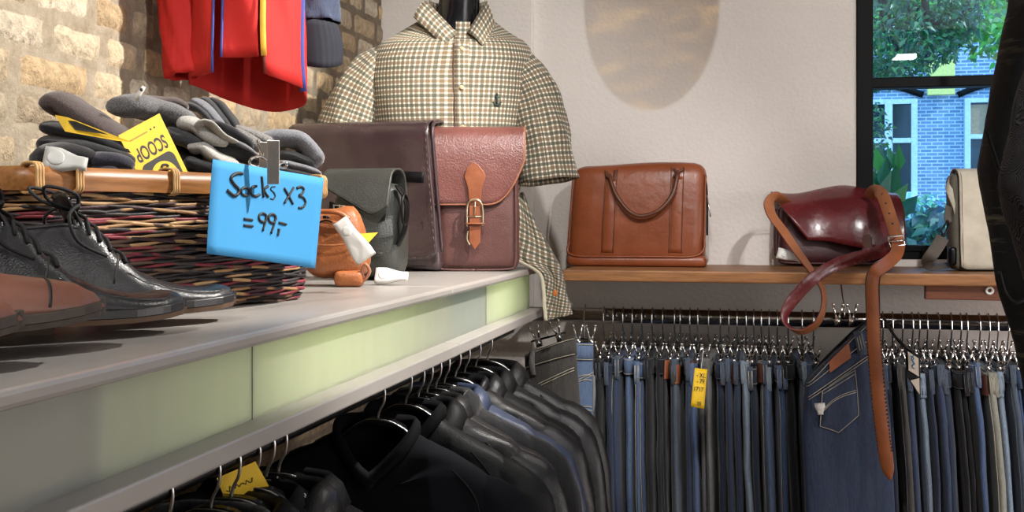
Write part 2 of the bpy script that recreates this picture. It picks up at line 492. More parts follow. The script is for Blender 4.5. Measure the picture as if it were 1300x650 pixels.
def facwin(px0, px1, y0, y1, blind):
    a = pY(px0, y1, ext); b = pY(px1, y0, ext); w = b.x - a.x; h = b.z - a.z; cx = (a.x + b.x) / 2; cz = (a.z + b.z) / 2
    f = G(); t = w * .09
    for dx in (-.5, 0, .5): f.box((cx + dx * (w - t), ext - .05, cz), (t * (1.5 if dx == 0 else 1.2), .1, h))
    for q in (0, .58, 1): f.box((cx, ext - .05, a.z + t / 2 + q * (h - t)), (w, .09, t))
    f.box((cx, ext - .12, a.z - .05), (w * 1.1, .22, .1))
    wf = f.obj('window', M['pale'], bl, False, True)
    for dx in (-.25, .25):
        p = G(); p.box((cx + dx * w, ext - .03, cz), (w * .44, .03, h * .96)); p.obj('pane', M['dglass'], wf, False, True)
    if blind:
        p = G(); p.box((cx, ext - .047, cz + h * .26), (w * .8, .02, h * .34)); p.obj('blind', M['tan'], wf, False, True)
    ar = G(); ar.tube(cr([(cx - w * .62, ext - .02, b.z + .06), (cx, ext - .02, b.z + .2), (cx + w * .62, ext - .02, b.z + .06)], 6), .05, 6); ar.obj('lintel', M['black'], bl, True, True)
facwin(1092, 1163, 126, 250, False)
facwin(1224, 1292, 124, 240, True)
g = G(); a = pY(1092, 262, ext); b = pY(1300, 252, ext); g.box((4, ext - .06, (a.z + b.z) / 2), (16, .14, b.z - a.z)); g.obj('string_course', M['pale'], bl, False, True)
def leafm(name, c):
    t = NT(name); at = t.n('ShaderNodeAttribute', attribute_name='col')
    d = t.n('ShaderNodeBsdfDiffuse'); tr = t.n('ShaderNodeBsdfTranslucent'); t.l(at.outputs['Color'], d.inputs['Color']); t.l(at.outputs['Color'], tr.inputs['Color'])
    gl = t.n('ShaderNodeBsdfGlossy'); gl.inputs['Roughness'].default_value = .35
    m1 = t.n('ShaderNodeMixShader'); m1.inputs[0].default_value = .45; t.l(d.outputs[0], m1.inputs[1]); t.l(tr.outputs[0], m1.inputs[2])
    m2 = t.n('ShaderNodeMixShader'); m2.inputs[0].default_value = .06; t.l(m1.outputs[0], m2.inputs[1]); t.l(gl.outputs[0], m2.inputs[2]); t.surf(m2.outputs[0]); return t.m
M['leaf'] = leafm('leaf', None)
def leaf(g, c, d, n_, ln, w, col):
    d = d.normalized(); s_ = d.cross(n_).normalized(); up = s_.cross(d)
    a = c; p = [a, a + d * ln * .35 + s_ * w / 2 + up * .12 * ln, a + d * ln + up * -.08 * ln, a + d * ln * .35 - s_ * w / 2 + up * .12 * ln, a + d * ln * .45]
    g.add(p, [(0, 1, 4), (1, 2, 4), (2, 3, 4), (3, 0, 4)], col)
def rv(): return V((R.uniform(-1, 1), R.uniform(-1, 1), R.uniform(-1, 1)))
def cluster(g, c, sz, n, ln, cols):
    for _ in range(n):
        q = rv(); q = V((q.x * sz[0], q.y * sz[1], q.z * sz[2])); k = R.uniform(.6, 1.3)
        leaf(g, c + q, rv() + V((0, 0, -.3)), rv() + V((0, -.4, 1)), ln * k, ln * k * .55, rgb(*[x * R.uniform(.8, 1.25) for x in R.choice(cols)]))
dk = [(70, 112, 74), (86, 128, 78), (60, 98, 70)]; br = [(118, 176, 84), (140, 196, 100), (104, 160, 84)]
t1 = thing('street_tree', 'dark green leafy tree branches outside the upper window pane', 'tree', pY(1150, 40, 8.) - V((0, 0, 2.9)))
g = G()
for px, py, sx, sz, n in ((1115, 40, .22, .3, 300), (1138, 72, .2, .16, 260), (1180, 44, .2, .18, 280), (1205, 26, .16, .14, 180), (1160, 18, .25, .14, 220), (1120, 92, .12, .08, 90), (1219, 44, .07, .08, 50), (1188, 66, .1, .07, 70), (1235, 22, .06, .1, 40), (1110, -20, .3, .3, 160), (1190, -30, .3, .3, 160)):
    cluster(g, pY(px, py, 8. + R.uniform(-.5, .5)), (sx, .5, sz), int(n * 2.2), .06, dk)
g.obj('foliage', M['leaf'], t1, False, True, fixn=False)
g = G()
M['bark'] = plain('bark', rgb(58, 52, 44), .9)
for pts in (((1118, -40), (1125, 10), (1132, 45), (1142, 68)), ((1112, -30), (1120, 12), (1116, 30)), ((1172, -30), (1176, 15), (1184, 28), (1200, 30)), ((1230, -30), (1226, 10), (1216, 28))):
    g.tube(cr([pY(a, b, 7.9) for a, b in pts], 5), [.03 - .02 * i / (5 * (len(pts) - 1)) for i in range(5 * (len(pts) - 1) + 1)], 6)
base = pY(1095, -60, 8.); g.tube(cr([V((base.x - .4, 8, 0)), V((base.x - .3, 8, 1.8)), base, base + V((.5, 0, .3))], 6), [.11] * 8 + [.07] * 6 + [.05] * 5, 8)
g.obj('branch', M['bark'], t1, True, True)
t2 = thing('street_tree', 'bright sunlit green tree farther off behind the dark branches', 'tree', pY(1230, 30, 12.) - V((0, 0, 3.4)))
g = G()
for px, py, sx, sz, n in ((1252, 14, .34, .4, 260), (1215, 5, .5, .3, 260), (1150, 8, .6, .35, 300), (1110, 10, .3, .4, 160), (1268, 50, .2, .2, 60)):
    cluster(g, pY(px, py, 12. + R.uniform(-.5, .5)), (sx, .6, sz), int(n * 1.8), .12, br)
g.obj('foliage', M['leaf'], t2, False, True, fixn=False)
g = G(); b2 = pY(1262, -20, 12.); g.tube([(b2.x + .5, 12, 0), (b2.x + .4, 12, 2), b2 + V((0, 0, .6))], [.14, .11, .05], 8); g.obj('trunk', M['bark'], t2, True, True)
t3 = thing('shrub', 'slender dark shrub in front of the left building window', 'shrub', pY(1112, 300, 9.))
g = G()
for px, py, sx, sz, n in ((1106, 150, .1, .12, 50), (1112, 178, .12, .14, 70), (1104, 215, .14, .2, 80), (1116, 240, .1, .16, 50), (1108, 280, .15, .2, 80)):
    cluster(g, pY(px, py, 9.), (sx, .2, sz), int(n * 1.5), .055, dk)
g.tube([pY(1112, 330, 9.), pY(1110, 220, 9.), pY(1106, 140, 9.)], [.015, .012, .004], 6, vc=rgb(70, 80, 52)); g.obj('foliage', M['leaf'], t3, False, True, fixn=False)
hd = [(150, 200, 190), (120, 176, 170), (174, 214, 210), (84, 140, 130)]; hk = [(60, 92, 84), (66, 104, 88)]
for px, n, lab, cl in ((1150, 300, 'pale blue-green bush below the building, left of the canvas bag', hd), (1200, 320, 'pale blue-green bush low in the window beside the canvas bag strap', hd), (1180, 90, 'dark broad-leaved bush in front of the pale bushes', hk), (1260, 200, 'pale bush beyond the window hidden partly by the canvas bag', hd)):
    yy = {1150: 9.4, 1200: 10.6, 1260: 11.8}.get(px, 8.2)
    t4 = thing('street_bush', lab, 'bush', pY(px, 320, yy)); g = G()
    for _ in range(5): cluster(g, pY(px + R.uniform(-26, 26), R.uniform(268, 315) if cl is hd else R.uniform(284, 310), yy + R.uniform(-.3, .3)), (.22, .3, .15), n // 2, .085 if cl is hd else .13, cl)
    g.tube([pY(px, 345, yy), pY(px, 300, yy)], .02, 6, vc=rgb(70, 80, 52)); g.obj('foliage', M['leaf'], t4, False, True, fixn=False)
a = pY(1177, 121, ext - .1); b = pY(1212, 76, ext - .1)
sg = G(); sg.box(((a.x + b.x) / 2, ext - .1, (a.z + b.z) / 2), (b.x - a.x, .06, b.z - a.z))
sb = thing('wall_sign', 'pale yellow panel on the brick building behind the branches', 'sign', ((a.x + b.x) / 2, ext - .1, a.z))
sg.obj('board', plain('yellow_panel', rgb(226, 220, 128), .7), sb, False, True, bevel=.01)
g = G(); g.box((3, 14, .0), (40, 20, .1)); struct(g, 'pavement', plain('asphalt', rgb(120, 122, 124), .9), smooth=False)
# potted plant on the outer sill
pp = thing('potted_plant', 'potted plant with broad oval leaves in an ochre pot behind the red bag', 'plant', pY(1130, 300, 3.78))
g = G(); c = pp.location; g.loft([sring(r, r, z, 20, 2, c.x, c.y) for r, z in ((.03, c.z - .05), (.036, c.z), (.046, c.z + .055), (.05, c.z + .06), (.044, c.z + .058), (.04, c.z + .03))], True, True)
g.obj('pot', plain('ochre_pot', rgb(206, 158, 52), .5), pp, True, True)
g = G()
for i in range(26):
    px = 1122 + R.gauss(0, 13); py = 215 + 62 * R.random(); s0 = pY(1128, 285, 3.78); e = pY(px, py, 3.78 + R.uniform(-.06, .06))
    cl = rgb(*[x * R.uniform(.8, 1.3) for x in R.choice([(52, 108, 62), (84, 148, 72), (44, 92, 60)])])
    g.tube(cr([s0, lerp(s0, e, .6) + V((0, 0, .02)), e], 4), .0022, 5, vc=rgb(80, 120, 60))
    d = (e - s0).normalized() + V((R.uniform(-.7, .7), R.uniform(-.3, .3), .25)); leaf(g, e, d, V((R.uniform(-.4, .4), -1, .3)), R.uniform(.06, .1), R.uniform(.035, .05), cl)
for (a0, b0, a1, b1) in ((1128, 250, 1141, 205), (1118, 262, 1112, 226), (1116, 240, 1100, 212)):
    leaf(g, pY(a0, b0, 3.76), pY(a1, b1, 3.76) - pY(a0, b0, 3.76), V((.1, -1, .2)), (pY(a1, b1, 3.76) - pY(a0, b0, 3.76)).length, .06, rgb(48, 104, 60))
g.obj('foliage', M['leaf'], pp, False, True, fixn=False)
g = G(); g.box(((wl + wr) / 2, YW + .4, c.z - .075), (wr - wl, .32, .05)); struct(g, 'trim_2', M['pale'], smooth=False)
# ---- counter with the lit front
ct = thing('display_counter', 'grey stone-topped display counter with a glowing green-white glass front', 'counter', (XF - .3, 1.3, ZC))
YM = 2.02
for a, b in ((-.4, YM), (YM + .0015, YE)):
    g = G(); g.box(((XW + XF) / 2 + .004, (a + b) / 2, ZC - .0085), (XF - XW - .008, b - a, .017)); g.obj('worktop', M['stone'], ct, False, True, bevel=.005)
    g = G(); g.box((-.7, (a + b) / 2, H - .2548), (.29, b - a, .0225)); g.obj('ledge', M['stone'], ct, False, True, bevel=.003)
for a, b in ((-.4, 1.208), (1.2095, 2.369), (2.3705, YE - .004)):
    g = G(); g.box((-.594, (a + b) / 2, H - .1978), (.008, b - a, .0915)); g.obj('glass_panel', M['acrylic'], ct, False, True)
for y in (1.20875, 2.36975):
    g = G(); g.box((-.5935, y, H - .1978), (.0075, .0016, .0915)); g.obj('panel_joint', M['black'], ct, False, True)
for y in (.9, 2.08, 2.365):
    g = G(); g.box((-.715, y, H - .1978), (.23, .008, .0915)); g.obj('light_baffle', M['white'], ct, False, True)  # unseen bulkheads added in the light box to keep the LED glow apart
g = G(); g.box((-.72, YE - .006, H - .1978), (.24, .008, .0915)); g.obj('end_panel', M['acrylic'], ct, False, True)
g = G(); g.box((-.838, 1.22, H - .1978), (.014, 3.24, .0915)); g.obj('back_panel', M['white'], ct, False, True)
g = G(); g.box(((XW - .61) / 2, 1.22, ZC - .0195), (-.61 - XW - .016, 3.24, .005)); g.obj('light_stop_board', M['white'], ct, False, True)  # unseen board added to stop LED light leaking through the worktop seam
# ---- oak shelf on the plaster wall
xs0 = pY(713, 342, YS).x
sh = thing('wall_shelf', 'oiled wooden plank shelf on the white wall carrying three bags', 'shelf', (.6, YS + .2, ZS))
zb_ = pY(960, 360, YS).z
g = G(); g.box(((xs0 + 2.2) / 2, (YS + YW) / 2, (ZS + zb_) / 2), (2.2 - xs0, YW - YS, ZS - zb_)); g.obj('plank', M['shelf'], sh, False, True, bevel=.004)
a = pY(1175, 366.5, YS + .03); b = pY(1290, 382, YS + .03)
g = G(); g.box(((a.x + 1.2) / 2, YS + .045, (zb_ + b.z) / 2), (1.2 - a.x, .03, zb_ - b.z)); bk = g.obj('bracket', M['bracketw'], sh, False, True, bevel=.002)
g = G(); q = pY(1256, 369, YS + .028); g.tube([q + V((.008 * math.cos(i * PI / 8), 0, .008 * math.sin(i * PI / 8))) for i in range(16)], .0035, 6, closed=True)
g.obj('screw_cap', M['white'], bk, True, True)
# ---- rails
ZR = H - .291; YR = 3.2; RR = .0215
rl = thing('clothes_rail', 'long black steel clothes rail under the shelf holding the jeans', 'rail', (.4, YR, ZR))
g = G(); g.tube([(XW + .02, YR, ZR), (2.7, YR, ZR)], RR, 20); g.obj('tube', M['rod'], rl, True, True)
for x in (-.7, 1.6):
    g = G(); g.box((x, YR, (ZR + RR + zb_) / 2), (.03, .006, zb_ - ZR - RR)); g.box((x, YR, zb_ - .003), (.05, .06, .006)); g.obj('rail_bracket', M['blackm'], rl, False, True)
ZJ = H - .297; XJ = -.63
jr = thing('clothes_rail', 'black clothes rail under the counter ledge holding the dark jackets', 'rail', (XJ, 1.7, ZJ))
g = G(); g.tube([(XJ, .3, ZJ), (XJ, 2.8, ZJ)], .011, 12); g.box((XJ, 1.55, ZJ + .016), (.022, 2.5, .012)); g.obj('tube', M['blackm'], jr, True, True)
for y in (.45, 1.62, 2.72):
    g = G(); g.box((XJ, y, ZJ + .02), (.04, .03, .03)); g.box((XJ - .12, y, ZJ + .005), (.24, .02, .008)); g.obj('rail_bracket', M['blackm'], jr, False, True)
# ================================================================== THINGS ON THE COUNTER
def clamp(x, a, b): return max(a, min(b, x))
def screen_strap(g, pts, w, t, tw, k=6, off=0.):
    """band through (px, py, depth) points; TW turns the width from the picture's plane (0) towards depth (90)"""
    P = cr([pd(*p) for p in pts], k); m = len(P); wd = []
    for i in range(m):
        tg = (P[min(i + 1, m - 1)] - P[max(i - 1, 0)]).normalized(); vd = (P[i] - EYE).normalized()
        pr = tg.cross(vd).normalized(); q = i / (m - 1) * (len(tw) - 1); j = min(int(q), len(tw) - 2); a = math.radians(lerp(tw[j], tw[j + 1], q - j))
        wd.append((pr * math.cos(a) + vd * math.sin(a)).normalized())
    if off:
        P = [p + (P[min(i + 1, m - 1)] - P[max(i - 1, 0)]).normalized().cross(wd[i]) * off for i, p in enumerate(P)]
    g.strap(P, wd, w, t); return P, wd
def flap(g, w, path, L, n=22, taper=None, m=26):
    """leather flap: PATH is (y, z) down the front, L(u) how far it reaches at u in -1..1"""
    P = cr([V((0, a, b)) for a, b in path], 8); ln = [0.]
    for a, b in zip(P, P[1:]): ln.append(ln[-1] + (b - a).length)
    def at(s_):
        s_ = clamp(s_, 0, ln[-1] - 1e-6)
        for i in range(len(ln) - 1):
            if ln[i + 1] >= s_: return P[i].lerp(P[i + 1], (s_ - ln[i]) / max(1e-9, ln[i + 1] - ln[i]))
    rows = []
    for i in range(n + 1):
        u = -1 + 2 * i / n; u = math.copysign(1 - (1 - abs(u)) ** 1.35, u) if abs(u) > 0 else 0
        rows.append([])
        for j in range(m + 1):
            q = at(L(u) * ln[-1] * j / m); k = taper(q.z) if taper else 1
            rows[-1].append(V((u * w / 2 * k, q.y, q.z)))
    g.grid(rows); edge = [r[-1] for r in rows]; sideL = rows[0]; sideR = rows[-1]
    return rows, edge, sideL, sideR
def seam(g, pts, r=.0011, n=5): return g.tube(pts, r, n)
# ---- wicker basket
A_ = V((-.876, 1.177, 0)); B_ = V((-.695, 1.69, 0)); bx = (B_ - A_).normalized(); by = V((-bx.y, bx.x, 0)); BL = (B_ - A_).length
bhx, bhy, brim0, brim1 = BL / 2, .135, .168, .198
bc = (A_ + B_) / 2 + by * bhy; bc.z = ZC
yawb = math.atan2(bx.y, bx.x)
ba = thing('wicker_basket', 'long wicker basket of dark red, tan and black strands full of socks', 'basket', bc, yawb)
def bring(k, z, n, p=7.): return sring(bhx * k, bhy * k, z, n, p)
M['weave'] = vcol('wicker', .55, .35, 300., .001, .25, 60., .4)
wc = [rgb(112, 34, 44), rgb(136, 52, 60), rgb(120, 40, 52), rgb(156, 118, 78), rgb(178, 142, 98), rgb(44, 36, 38), rgb(38, 31, 33), rgb(30, 26, 29), rgb(62, 36, 42), rgb(52, 44, 44), rgb(92, 70, 56)]
g = G(); NR = 48; n = 150
def resample(pts, n):
    m = len(pts); ln = [0.]
    for i in range(m): ln.append(ln[-1] + (pts[(i + 1) % m] - pts[i]).length)
    out = []; j = 0
    for k in range(n):
        s_ = ln[-1] * k / n
        while ln[j + 1] < s_: j += 1
        out.append(pts[j].lerp(pts[(j + 1) % m], (s_ - ln[j]) / max(1e-9, ln[j + 1] - ln[j])))
    return out
for r_ in range(NR):
    t = r_ / (NR - 1); z = .004 + t * (brim0 - .004); k = .955 + .045 * math.sin(t * PI / 2) + (-.02 if t < .05 else 0)
    base = resample(bring(k, 0, 400), n); pts = []; ph = (r_ % 2) * PI
    for i, p in enumerate(base):
        o = V((p.x / bhx ** 1, p.y / bhy, 0)); nn = V((math.copysign(abs(p.x / bhx) ** 5, p.x), math.copysign(abs(p.y / bhy) ** 5, p.y), 0)).normalized()
        pts.append(V((p.x, p.y, z + .0022 * math.sin(i * .42 + r_ * 2.1) + .0018 * noise.noise(V((i * .13, r_ * 3.1, 0))))) + nn * (.0016 * math.sin(i * .84 + ph)))
    cols = []; c = R.choice(wc); left = 0
    for i in range(n):
        if left <= 0: c = R.choice(wc); left = R.randint(5, 22)
        left -= 1; cols.append(c)
    rr = [.0024 + .0004 * math.sin(i * .84 + ph) for i in range(n)]
    ptz = pts; T6 = 6; b0 = len(g.v)
    g.tube(ptz, rr, T6, closed=True, vc=None)
    if g.vc is None: g.vc = {}
    for i in range(n + 1):
        for q in range(T6): g.vc[b0 + i * T6 + q] = cols[i % n]
g.obj('woven_side', M['weave'], ba)
g = G(); g.loft([bring(.93, .004, 80), bring(.96, .01, 80)], True, False, vc=rgb(60, 46, 40))
g.grid([bring(.93, .008, 80), bring(.965, brim0, 80)], False, True, vc=rgb(34, 26, 26)); g.obj('liner', M['weave'], ba)
M['bamboo'] = wood('bamboo', rgb(118, 72, 36), rgb(158, 106, 58), 0, .4)
g = G(); prof = [(.016, 0), (.018, .5), (.014, 1), (.002, 1.03), (-.012, 1), (-.014, .5), (-.012, 0), (0, -.03)]
rings = []
for o, q in prof: rings.append([p for p in sring(bhx + o - .006, bhy + o - .006, brim0 + (brim1 - brim0) * q, 96, 7.)])
rings.append(rings[0]); g.grid(rings, False, True); g.obj('rim', M['bamboo'], ba)
M['rattan'] = plain('rattan', rgb(190, 150, 98), .6)
for sx in (-.262, -.205, -.05, .11, .255):
    g = G()
    for dx in (-.004, 0, .004):
        pr = [(-.0115 - .0045, -.003), (-.0125 - .006, .5), (-.0105 - .005, 1.06), (.010, 1.08), (.016, .5), (.011, -.08)]
        g.tube(cr([V((sx + dx, -bhy - a - .001 if False else -bhy + a + .004, brim0 + (brim1 - brim0) * q)) for a, q in pr], 4, True), .0021, 6, closed=True)
    g.obj('rattan_tie', M['rattan'], ba)
for sy in (-.06, .06):
    g = G()
    for dx in (-.004, 0, .004): g.tube(cr([V((bhx + a, sy + dx, brim0 + (brim1 - brim0) * q)) for a, q in ((.012, -.05), (.014, .5), (.01, 1.06), (-.016, 1.06), (-.022, .5), (-.016, -.05))], 4, True), .0021, 6, closed=True)
    g.obj('rattan_tie', M['rattan'], ba)
# ---- socks
SK = {'taupe': knit('knit_taupe', rgb(78, 68, 66)), 'black': knit('knit_black', rgb(24, 24, 27)), 'marl': knit('knit_marl', rgb(98, 97, 98), .6), 'dark': knit('knit_dark', rgb(56, 56, 58)),
      'light': knit('knit_light', rgb(164, 162, 156), .3), 'grey': knit('knit_grey', rgb(104, 105, 110), .45), 'speck': knit('knit_speckled', rgb(110, 108, 106), 1.), 'navy': knit('knit_navy', rgb(42, 42, 54))}
def sock(lab, segs, part='sock'):
    base = pd(*segs[0][1][0]); base.z -= .02
    root = thing('folded_socks', lab, 'socks', base, 0, 'folded socks heaped in the basket')
    for nm, pts, w, h, mt in segs:
        P = cr([pd(p[0], p[1], p[2] * (1.035 + .05 * clamp((p[0] - 148) / 40, 0, 1))) for p in pts], 7); m = len(P); g = G()
        rr = [w * 1.035 * math.sqrt(max(.04, 1 - max(0, 1 - min(i, m - 1 - i) / 4.) ** 2)) for i in range(m)]
        b0 = len(g.v); g.tube(P, rr, 14, flat=h / w)
        for i in range(len(g.v)):
            g.v[i] = g.v[i] + V((0, 0, 1)) * .0022 * noise.noise(g.v[i] * 42) + V((1, 0, 0)) * .002 * noise.noise(g.v[i] * 37 + V((9, 3, 1)))
        g.obj(nm, SK[mt], root, True, True)
    return root
sock('dark taupe folded socks leaning at the top left of the basket', [('foot', [(62, 142, 1.50), (78, 131, 1.50), (104, 146, 1.50), (135, 164, 1.51), (172, 186, 1.52)], .038, .0165, 'taupe'), ('cuff', [(72, 157, 1.51), (100, 165, 1.51), (130, 178, 1.52)], .034, .006, 'taupe')])
sock('black folded socks directly under the dark taupe pair', [('foot', [(58, 162, 1.48), (90, 168, 1.48), (130, 180, 1.50), (158, 190, 1.51)], .036, .0115, 'black'), ('leg', [(53, 183, 1.47), (90, 186, 1.47), (130, 194, 1.49), (160, 202, 1.5)], .036, .0125, 'black')])
sock('black socks bundled low at the left behind the clear tag', [('foot', [(48, 208, 1.40), (62, 196, 1.41), (92, 196, 1.43), (125, 208, 1.45)], .03, .014, 'black')])
sock('dark navy socks between the clear tag and the yellow hanging card', [('foot', [(112, 206, 1.44), (135, 204, 1.45), (158, 211, 1.46)], .03, .012, 'navy'), ('leg', [(110, 216, 1.43), (150, 216, 1.45)], .025, .01, 'navy')])
sock('grey marl socks with pale toes lying across the basket centre', [('foot', [(153, 135, 1.56), (180, 136, 1.56), (215, 147, 1.57), (250, 163, 1.58)], .036, .0175, 'marl'), ('toe', [(228, 158, 1.555), (248, 160, 1.555), (268, 174, 1.56), (282, 177, 1.57)], .034, .0125, 'light'), ('toe', [(256, 163, 1.54), (262, 158, 1.54), (276, 170, 1.55), (296, 182, 1.57)], .028, .005, 'light'), ('leg', [(258, 158, 1.56), (285, 168, 1.58), (320, 192, 1.6)], .034, .011, 'black'), ('cuff', [(280, 174, 1.57), (305, 186, 1.58), (326, 200, 1.6)], .03, .006, 'grey')])
sock('black and grey socks with pale toe below the grey marl pair', [('foot', [(210, 168, 1.55), (235, 176, 1.55), (262, 188, 1.56)], .035, .013, 'dark'), ('toe', [(242, 190, 1.545), (258, 188, 1.545), (275, 200, 1.55), (300, 208, 1.57)], .03, .0095, 'light'), ('leg', [(262, 186, 1.56), (292, 192, 1.58), (330, 208, 1.6)], .033, .01, 'black'), ('cuff', [(258, 200, 1.55), (290, 209, 1.57), (318, 216, 1.59)], .03, .006, 'grey')])
sock('black socks beneath everything behind the yellow hanging card', [('foot', [(196, 160, 1.58), (230, 190, 1.57), (262, 214, 1.57)], .03, .016, 'black'), ('leg', [(232, 205, 1.53), (262, 214, 1.54), (300, 222, 1.57)], .03, .012, 'black')])
sock('upright dark grey socks folded double at the back of the basket', [('leg', [(240, 136, 1.72), (254, 138, 1.72), (275, 158, 1.72)], .03, .007, 'dark'), ('leg', [(246, 128, 1.73), (262, 136, 1.73), (284, 160, 1.73)], .03, .007, 'grey')])
sock('narrow black socks standing rightmost at the back of the basket', [('leg', [(258, 126, 1.76), (274, 136, 1.76), (296, 164, 1.76)], .03, .007, 'dark'), ('leg', [(268, 126, 1.77), (284, 138, 1.77), (304, 166, 1.77)], .03, .007, 'black')])
sock('flat taupe socks behind the grey marl pair by the wall', [('foot', [(160, 128, 1.66), (200, 130, 1.66), (240, 136, 1.68)], .034, .01, 'taupe')])
sock('black and white speckled socks behind the metal clip', [('foot', [(292, 168, 1.66), (312, 176, 1.66), (334, 190, 1.66)], .03, .012, 'speck'), ('cuff', [(300, 162, 1.68), (320, 170, 1.68), (346, 182, 1.68)], .03, .008, 'speck')])
sock('medium grey wool socks at the right end of the basket', [('foot', [(330, 182, 1.76), (352, 176, 1.76), (378, 178, 1.77), (396, 196, 1.78), (404, 210, 1.78)], .038, .0155, 'grey'), ('leg', [(350, 196, 1.76), (375, 200, 1.77), (400, 212, 1.78)], .034, .008, 'dark'), ('leg', [(350, 206, 1.75), (378, 212, 1.76), (404, 221, 1.78)], .034, .007, 'grey'), ('cuff', [(336, 212, 1.74), (370, 220, 1.75), (402, 228, 1.77)], .034, .008, 'black')])
# ---- cards, tags, sign
YEL = plain('yellow_card', rgb(226, 184, 22), .6, bump=0, var=.03); BLK = plain('black_ink', rgb(34, 32, 28), .6, bump=0)
ROOTM['x'] = None
c0, c1, c2 = pd(202, 144, 1.60), pd(150, 172, 1.535), pd(258, 220, 1.655)
eu = c1 - c0; ev = c2 - c0; Mc = frame(c0, eu, ev); cw_, ch_ = eu.length, ev.length
sc_card = thing('sock_label', 'upside-down yellow SCOOP card standing in the basket', 'label card', c0)
g = G(); en = Mc.to_3x3() @ V((0, 0, 1)); vd = (c0 - EYE).normalized(); sgn = -1 if en.dot(vd) > 0 else 1
def card_obj(name, pts2, mat, parent, z, t=.0004, Mx=Mc):
    g = G(); a = [Mx @ V((x, y, z)) for x, y in pts2]; nrm = (Mx.to_3x3() @ V((0, 0, 1))) * sgn; g.plate(a, nrm, t); return g.obj(name, mat, parent, False, True)
Z1 = sgn * .0006
card_obj('card', [(0, 0), (cw_, 0), (cw_, ch_ * 1.15), (0, ch_ * 1.15)], YEL, sc_card, 0, .0006)
def rr2(x0, y0, x1, y1, r, n=6):
    o = []
    for cx, cy, a0 in ((x1 - r, y1 - r, 0), (x0 + r, y1 - r, PI / 2), (x0 + r, y0 + r, PI), (x1 - r, y0 + r, 1.5 * PI)):
        o += [(cx + r * math.cos(a0 + PI / 2 * i / n), cy + r * math.sin(a0 + PI / 2 * i / n)) for i in range(n + 1)]
    return o
tgm = text_geo('SCOOP', 1., Matrix.Identity(4), 0., .028)
x0 = min(p.x for p in tgm.v); x1 = max(p.x for p in tgm.v); y0 = min(p.y for p in tgm.v); y1 = max(p.y for p in tgm.v)
tgm.v = [Mc @ V((cw_ * .13 + (p.x - x0) / (x1 - x0) * cw_ * .74, ch_ * .25 + (p.y - y0) / (y1 - y0) * ch_ * .19, Z1 * 1.15)) for p in tgm.v]
tgm.obj('lettering', BLK, sc_card, False, True)
def bold(name, polys, z):
    for q in polys: card_obj(name, q, BLK, sc_card, z)
card_obj('emblem_ground', rr2(cw_ * .1, ch_ * .475, cw_ * .9, ch_ * .98, .012), BLK, sc_card, Z1)
card_obj('emblem_field', [(cw_ * (.5 + .31 * math.cos(i * PI / 14)), ch_ * (.76 + .22 * math.sin(i * PI / 14))) for i in range(28)], YEL, sc_card, Z1 * 1.9)
g = G()   # dark branching figure inside the emblem
for a in (((.34, .80), (.42, .84), (.5, .86), (.58, .82)), ((.42, .84), (.40, .93), (.46, 1.0)), ((.5, .86), (.56, .94), (.66, .96), (.72, .92)), ((.46, .9), (.52, .98), (.48, 1.06)), ((.36, .79), (.44, .765), (.5, .785))):
    g.tube(cr([Mc @ V((cw_ * x, ch_ * (y - .17), Z1 * 2.6)) for x, y in a], 4), .0024, 6, flat=.8)
g.obj('emblem_figure', BLK, sc_card, True, True)
card_obj('print_line', [(cw_ * .42, ch_ * .12), (cw_ * .84, ch_ * .12), (cw_ * .84, ch_ * .14), (cw_ * .42, ch_ * .14)], plain('faint_ink', rgb(150, 122, 40), .6, bump=0), sc_card, Z1)
g = G()
for x in (.24, .33): g.plate([Mc @ V((cw_ * x + .0016 * math.cos(i * PI / 5), ch_ * .125 + .0016 * math.sin(i * PI / 5), Z1)) for i in range(10)], en * sgn, .0004)
g.obj('print_dots', BLK, sc_card, False, True)
yc = thing('sock_label', 'narrow yellow card with dark print under the taupe socks', 'label card', pd(80, 150, 1.45))
g = G(); g.plate([pd(70, 146, 1.445), pd(86, 149, 1.445), pd(166, 180, 1.46), pd(150, 179, 1.455), pd(83, 167, 1.44)], (0, -1, .2), .0006); g.obj('card', YEL, yc, False, True)
g = G(); g.plate([pd(86, 153, 1.441), pd(96, 154, 1.441), pd(138, 171, 1.448), pd(96, 165, 1.441)], (0, -1, .2), .0004); g.obj('print', BLK, yc, False, True)
# clear hard tag among the black socks
def hard_tag(lab, c, dirv, nv, ln=.065, w=.03, t=.016, mat='white', head=.55):
    root = thing('security_tag', lab, 'security tag', c)
    d = V(dirv).normalized(); nv = V(nv); nv = (nv - d * nv.dot(d)).normalized(); s_ = d.cross(nv)
    Mx = Matrix((d, s_, nv)).transposed().to_4x4(); Mx.translation = c
    def fn(p):
        q = (p.x / ln + .5); k = lerp(1., head, clamp((q - .35) / .4, 0, 1)); kt = lerp(1, .72, clamp((q - .4) / .3, 0, 1))
        return V((p.x, p.y * k, p.z * kt))
    g = G(); g.puff(ln, w, t, t * .42, 6, fn); g.xf(Mx); g.obj('shell', M[mat], root, True, True)
    g = G(); g.puff(ln * 1.012, w * 1.03, .0025, .001, 6, fn); g.xf(Mx); g.obj('rim', M['greytag'], root, True, True)
    g = G(); g.loft([sring(r, r, z, 16, 2, -ln * .22) for r, z in ((w * .32, t * .44), (w * .32, t * .53), (w * .27, t * .58), (w * .1, t * .57))]); g.xf(Mx); g.obj('boss', M[mat], root, True, True)
    return root
hard_tag('translucent grey security tag on black socks at the left of the basket', pd(83, 205, 1.385), V((.75, .45, -.12)), V((.3, -1, .5)), .052, .034, .016, 'greytag')
fp = thing('tag_pin', 'small black and white plastic tag pin sticking up from grey marl socks', 'tag', pd(174, 126, 1.56))
